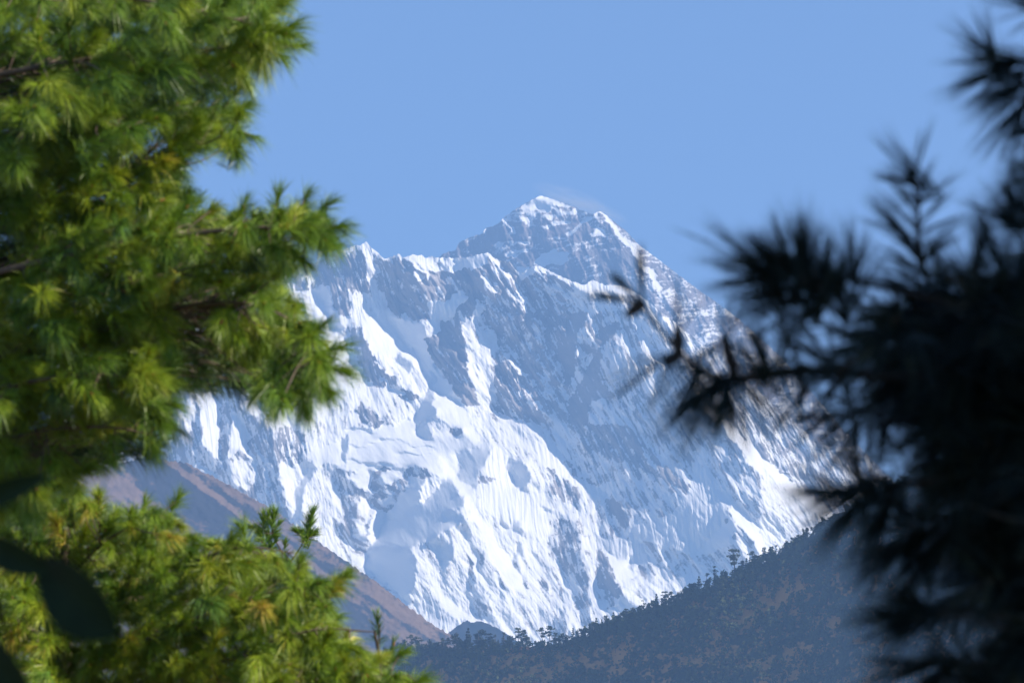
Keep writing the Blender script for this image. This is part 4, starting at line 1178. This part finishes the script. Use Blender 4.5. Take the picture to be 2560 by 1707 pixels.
p4 = Pine('pine_tree', "slim darker pine standing farther back, its two leading shoots crossing the brown hillside", [at(727, 1900, 46) * [1, 1, 0] + [0, 0, ground_z(-2.8, 46) - .05], at(727, 1700, 46), at(727, 1480, 46), at(727, 1404, 46)], .06, 4, M_NEEDLE, .185, .0062)
for pts in ([(1020, 1000), (930, 900), (850, 760), (830, 640), (845, 520)], [(1020, 1000), (1090, 900), (1150, 790), (1190, 640), (1235, 520)], [(1020, 1100), (1060, 1300), (1200, 1500), (1420, 1650)], [(1000, 1050), (850, 1250), (700, 1350)]):
    p4.add_bough([q4(*p_) + (46.0 - .1 * k_,) for k_, p_ in enumerate(pts)], .012)
for x, y, i, dx, dz, n_ in ((850, 500, 0, .15, 1, 150), (740, 540, 0, -.05, 1, 120), (790, 520, 0, 0, 1, 100), (640, 650, 0, -.8, .4, 110), (700, 700, 0, -.4, .7, 130), (880, 640, 0, .5, .8, 110), (780, 740, 0, -.1, .8, 130), (860, 780, 0, .3, .6, 110), (720, 800, 0, -.5, .3, 100),
                            (960, 820, 0, .1, 1, 70), (1235, 530, 1, .2, 1, 150), (1215, 600, 1, 0, 1, 110), (1090, 690, 1, -.75, .6, 140), (1150, 740, 1, -.3, .8, 110), (1250, 720, 1, .8, .45, 130), (1200, 740, 1, .3, .7, 110),
                            (1420, 1650, 2, .5, .8, 120), (1300, 1560, 2, .3, .9, 110), (700, 1330, 3, -.5, .7, 120)):
    u_, v_ = q4(x, y)
    p4.shoot(i, u_, v_, 45.7 + .25 * p4.g.normal(), d=(dx, -.1, dz), n=int(n_ * 1.5), L=.2, tint=.32, spread=(8, 50), droop=.1, loose=.15, bsize=.02)
p4.finish()

# --- the shaded pine on the right, nearer to the camera
p3 = Pine('pine_tree', "dark shaded pine close on the right, far out of focus against the snow", trunk_pts(2980, 7.95, [2300, 1600, 900, 200, -500]), .12, 3, M_NEEDLE_SHADE, .17, .0022)
for pts, r in (
        ([(2980, -140, 7.95), (2600, -60, 7.75), (2420, -10, 7.65), (2350, 5, 7.65)], .010),
        ([(2980, 330, 7.95), (2600, 280, 7.75), (2420, 225, 7.65), (2340, 180, 7.65), (2275, 125, 7.65)], .010),
        ([(2980, 640, 7.95), (2600, 570, 7.75), (2420, 530, 7.65), (2335, 505, 7.65)], .010),
        ([(2980, 880, 7.95), (2500, 780, 7.75), (2200, 700, 7.58), (1980, 650, 7.5), (1840, 610, 7.5), (1760, 575, 7.5)], .012),
        ([(2980, 900, 7.95), (2400, 800, 7.75), (2180, 700, 7.65), (2120, 610, 7.65), (2108, 480, 7.65), (2100, 415, 7.65)], .011),
        ([(2980, 960, 7.95), (2500, 900, 7.75), (2250, 872, 7.58), (2050, 862, 7.58), (1840, 853, 7.5), (1690, 872, 7.5), (1655, 888, 7.5)], .012),
        ([(2240, 874, 7.6), (2050, 864, 7.56), (1840, 853, 7.5), (1690, 872, 7.5), (1640, 868, 7.5), (1560, 806, 7.42), (1515, 755, 7.42), (1472, 690, 7.42)], .015),
        ([(2980, 1120, 7.95), (2500, 1050, 7.85), (2200, 1000, 7.75), (2000, 950, 7.75), (1900, 955, 7.75)], .011),
        ([(2980, 1260, 7.95), (2500, 1190, 7.65), (2200, 1120, 7.58), (2020, 1110, 7.5), (1920, 1130, 7.5)], .012),
        ([(2980, 1380, 7.95), (2500, 1290, 7.75), (2250, 1220, 7.65), (2090, 1230, 7.65)], .011),
        ([(2980, 1520, 7.95), (2500, 1440, 7.65), (2250, 1400, 7.58), (2080, 1405, 7.5)], .012),
        ([(2980, 1700, 7.95), (2500, 1590, 7.65), (2250, 1530, 7.58), (2120, 1530, 7.58)], .012),
        ([(2980, 760, 7.95), (2500, 680, 7.58), (2300, 640, 7.5), (2180, 640, 7.5)], .011)):
    p3.add_bough(pts, r)
DENSE = [(2110, 640), (2200, 650), (2310, 590), (2700, 480), (2900, 1700), (2120, 1700), (2180, 1560), (2300, 1440), (2200, 1330), (2180, 1180), (2080, 1080), (2050, 940), (1980, 900), (1950, 800), (1930, 730), (2010, 680)]
GAPR = [[(2100, 1050), (2210, 1020), (2190, 1090), (2090, 1130)], [(2060, 1440), (2230, 1450), (2200, 1540), (2080, 1560)], [(2080, 900), (2170, 890), (2140, 930), (2070, 935)]]
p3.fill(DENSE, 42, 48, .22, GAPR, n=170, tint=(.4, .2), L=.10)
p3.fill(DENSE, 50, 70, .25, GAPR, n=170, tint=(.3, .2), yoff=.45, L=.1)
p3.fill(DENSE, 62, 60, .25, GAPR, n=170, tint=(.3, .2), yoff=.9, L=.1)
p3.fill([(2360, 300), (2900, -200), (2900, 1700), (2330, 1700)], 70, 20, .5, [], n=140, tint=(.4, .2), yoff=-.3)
# the sun side of the same crown, outside the frame: long boughs that keep the near side in shade
for zb in np.arange(1.9, 7.6, .66):
    for az in range(24, 138, 14):
        a_ = math.radians(min(az + 4 * p3.g.normal(), 138)); ln = (3.5 - .2 * (zb - 2.2)) * (.88 + .24 * p3.g.random())
        b0 = np.array([p3.base[0], p3.base[1], zb + .3 * p3.g.random()])
        dv = np.array([math.sin(a_), math.cos(a_), .12])
        w = smooth_path([b0, b0 + dv * ln * .5 + UP * .12, b0 + dv * ln], 8)
        wood, fol = Bag(), Bag()
        wood.add(*tube(w - p3.base, np.linspace(.022, .005, len(w)), 6))
        for q_ in range(66):
            f_ = .10 + .90 * p3.g.random()
            c_ = b0 + dv * ln * f_ + p3.g.normal(size=3) * np.array([.24, .24, .22])
            needles(fol, c_ - p3.base, unit(dv + p3.g.normal(size=3) * .6), .12, .17, 80, .0085, .4, p3.g)
            if q_ % 3 == 0:
                k_ = int(f_ * .9 * (len(w) - 1))
                wood.add(*tube(np.array([w[k_], c_]) - p3.base, np.array([.005, .003]), 4))
        p3.bough.append((w, w, wood, fol))
TUFT = [(1800, 760, 5, -.4, .9, 34, (10, 60)), (1870, 780, 5, -.5, .8, 44, (10, 60)), (1900, 840, 5, -.6, .6, 44, (10, 60)), (1760, 830, 5, -.3, .9, 34, (10, 66)), (1850, 900, 5, -.4, -.9, 40, (10, 60)), (1770, 640, 3, -.62, .8, 90, (8, 40)), (1850, 640, 3, -.2, 1, 110, (8, 46)), (1880, 660, 3, .1, 1, 100, (8, 46)), (1720, 600, 3, -.85, .5, 60, (8, 34)), (1810, 690, 3, -.9, -.1, 80, (10, 50)), (1930, 690, 3, -.2, 1, 110, (10, 50)),
    # x, y, bough, needle direction (right, up), needles, spread
    (2352, 8, 0, -.7, .3, 60, (15, 60)), (2275, 128, 1, -.55, .75, 60, (10, 40)), (2310, 150, 1, -.9, -.25, 130, (10, 55)), (2340, 200, 1, -.8, -.6, 120, (10, 50)), (2345, 250, 1, -.6, -.8, 90, (10, 45)),
    (2330, 500, 2, -.45, .9, 70, (8, 40)), (2345, 520, 2, -.9, .3, 60, (10, 40)), (2355, 480, 2, -.1, 1, 70, (8, 35)),
    (1760, 590, 3, -.75, .6, 90, (8, 42)), (1800, 600, 3, -.35, .9, 80, (8, 38)), (1850, 610, 3, .15, 1, 70, (8, 34)), (1745, 640, 3, -.95, .1, 70, (8, 40)), (1830, 650, 3, -.5, .7, 90, (10, 50)), (1900, 640, 3, .3, .9, 70, (10, 40)), (1960, 620, 3, -.1, 1, 90, (10, 50)), (1790, 660, 3, -.7, -.2, 80, (10, 60)),
    (2098, 400, 4, -.15, 1, 50, (20, 62)), (2100, 420, 4, -.8, .35, 60, (8, 34)), (2104, 470, 4, 0, 1, 70, (30, 70)), (2108, 560, 4, 0, 1, 90, (40, 80)), (2115, 600, 4, 0, 1, 100, (40, 80)),
    (1655, 890, 5, -.6, -.7, 60, (10, 70)), (1670, 885, 5, .1, -1, 70, (20, 75)), (1760, 862, 5, -.2, .8, 30, (20, 70)), (1840, 860, 5, -.4, -.8, 60, (20, 70)), (1930, 860, 5, -.3, -.8, 80, (20, 70)),
    (1900, 960, 7, -.8, -.4, 90, (10, 55)), (1960, 985, 7, -.5, -.8, 90, (10, 60)), (2030, 990, 7, .1, -.9, 70, (10, 60)),
    (1925, 1125, 8, -.95, .05, 80, (6, 36)), (1990, 1130, 8, -.8, -.5, 110, (10, 50)), (2040, 1160, 8, -.5, -.8, 120, (10, 50)), (1970, 1090, 8, -.4, .6, 60, (10, 50)),
    (2100, 1230, 9, -.7, -.6, 130, (8, 45)), (2060, 1260, 9, -.8, -.4, 110, (8, 42)), (2120, 1290, 9, -.45, -.85, 120, (8, 45)), (2170, 1240, 9, -.3, -.9, 120, (10, 50)), (2080, 1180, 9, -.8, .1, 90, (10, 50)),
    (2075, 1405, 10, -1, -.1, 80, (6, 34)), (2110, 1420, 10, -.8, -.45, 90, (8, 40)), (2180, 1400, 10, -.6, -.7, 90, (10, 50)), (2090, 1380, 10, -.8, .35, 60, (8, 36)),
    (2120, 1530, 11, -.95, -.1, 80, (6, 36)), (2160, 1550, 11, -.7, -.6, 90, (8, 40)), (2200, 1520, 11, -.6, .5, 70, (10, 46)),
    (2180, 640, 12, -.6, .7, 80, (10, 55)), (2240, 620, 12, 0, 1, 80, (10, 55)), (2300, 610, 12, -.2, .9, 80, (10, 55)),
]
for x, y, i, dx, dz, n_, sp in TUFT:
    pp = p3.bough[i][1]
    k_ = int(np.argmin(np.hypot(pp[:, 0] - x * K, pp[:, 1] - y * K)))
    p3.shoot(i, x, y, pp[k_, 2] + p3.g.normal() * .05, d=(dx, -.1 + .2 * p3.g.normal(), dz), n=int(n_ * 1.5), L=.09, tint=.4, spread=sp, droop=.08, bsize=.016)
# the bare twig end: a knot with a few needles and two short spurs
w, pp, wood, fol = p3.bough[6]
for x, y, dx, dz, n_ in ((1472, 690, -.72, .70, 9), (1470, 692, -.95, .12, 9), (1474, 688, -.05, 1, 7)):
    needles(fol, at(x * K, y * K, 7.42) - p3.base, (dx, 0, dz), .01, .125, n_ * 2, .005, .4, p3.g, 0, (0, 7))
for (xa, ya), (xb, yb) in (((1478, 694), (1440, 725)), ((1560, 806), (1556, 752)), ((1690, 872), (1662, 768)), ((1562, 808), (1530, 838))):
    qa = at(xa * K, ya * K, 7.44); qb = at(xb * K, yb * K, 7.42)
    wood.add(*tube(np.array([qa, (qa + qb) / 2, qb]) - p3.base, np.array([.011, .015, .008]), 6), m=0)
for x, y, dx, dz, n_ in ((1556, 760, .2, 1, 12), (1665, 775, .1, 1, 16), (1600, 840, -.5, -.8, 30), (1640, 880, -.7, -.6, 60), (1670, 890, -.3, -1, 60), (1530, 830, -.6, -.7, 24), (1700, 880, .2, -1, 40), (1760, 865, 0, 1, 40)):
    needles(fol, at(x * K, y * K, 7.42) - p3.base, (dx, 0, dz), .03, .16, n_ * 2, .0022, .4, p3.g, .05, (5, 58))
p3.finish()

# --- the broad-leaved shrub just in front of the lens
sx = at(-150 * K, 1400 * K, 6.0)
root = empty('broadleaf_shrub', (sx[0], 6.0, ground_z(sx[0], 6.0)))
tag(root, "very close blurred shrub with broad dark green leaves at the lower left edge", "shrub")
base = np.array(root.location)
stem = Bag()
sp_ = smooth_path([base, at(-150 * K, 2000 * K, 6.0), at(-130 * K, 1600 * K, 6.0), at(-110 * K, 1330 * K, 6.0), at(-120 * K, 1120 * K, 6.0)], 6)
stem.add(*tube(sp_ - base, np.linspace(.012, .004, len(sp_)), 7))


def leaf(p0, p1_, width, bend, face):
    """one broad leaf from p0 (stalk end) to p1_ (tip): curved blade with a folded midrib and some thickness"""
    n_, m_ = 14, 7
    d = p1_ - p0; L_ = np.linalg.norm(d); d = d / L_
    side = unit(np.cross(d, face)); nrm = np.cross(side, d)
    V = []
    for th in (0, -.0006):
        for i in range(n_):
            t_ = i / (n_ - 1)
            wd_ = width * (math.sin(math.pi * t_ ** 1.15) ** .62) * .5 + .0008
            c = p0 + d * L_ * t_ + nrm * (bend * L_ * math.sin(math.pi * t_))
            for j in range(m_):
                v_ = (j / (m_ - 1)) * 2 - 1
                V.append(c + side * wd_ * v_ + nrm * (abs(v_) * wd_ * .28 + th))
    F = []
    for s_ in range(2):
        o = s_ * n_ * m_
        for i in range(n_ - 1):
            for j in range(m_ - 1):
                a_ = o + i * m_ + j
                F.append((a_, a_ + 1, a_ + m_ + 1, a_ + m_))
    b = Bag(); b.add(np.array(V) - base, F)
    return b


for (xa, ya), (xb, yb), w_, fc in (((-110, 1175), (112, 1090), .040, (-.25, -.9, -.3)), ((-100, 1215), (118, 1312), .056, (-.5, -.8, -.2)), ((88, 1282), (272, 1456), .106, (-.55, -.8, -.15)), ((-110, 1400), (90, 1640), .105, (-.5, -.8, -.2))):
    pa, pb = at(xa * K, ya * K, 6.0), at(xb * K, yb * K, 5.93)
    leaf(pa, pb, w_, .05, np.array(fc)).build('leaf', [M_LEAF], root)
    k_ = int(np.argmin(np.linalg.norm(sp_ - pa, axis=1)))
    stem.add(*tube(np.array([sp_[k_], (sp_[k_] + pa) / 2, pa]) - base, np.array([.003, .0022, .0018]), 5))
stem.build('stem', [M_BARK], root)

# ------------------------------------------------------------------ haze
bm_v = np.array([(x, y, z) for x in (-5600, 5600) for y in (-1000, 27500) for z in (-322, 5600)], float)
hz = mesh_np('haze', bm_v, quads=[(0, 1, 3, 2), (4, 6, 7, 5), (0, 4, 5, 1), (2, 3, 7, 6), (0, 2, 6, 4), (1, 5, 7, 3)], smooth=False)
tag(hz, "pale blue haze filling the valley air in front of the mountains", "haze", None, 'stuff')
hm_ = bpy.data.materials.new("valley_haze")
hm_.use_nodes = True
hn = hm_.node_tree.nodes
hn.remove(hn['Principled BSDF'])
pv = hn.new('ShaderNodeVolumePrincipled')
pv.inputs['Color'].default_value = (.285, .525, .97, 1)
pv.inputs['Density'].default_value = 5.6e-5
pv.inputs['Anisotropy'].default_value = 0.0
hm_.node_tree.links.new(pv.outputs[0], hn['Material Output'].inputs['Volume'])
hz.data.materials.append(hm_)
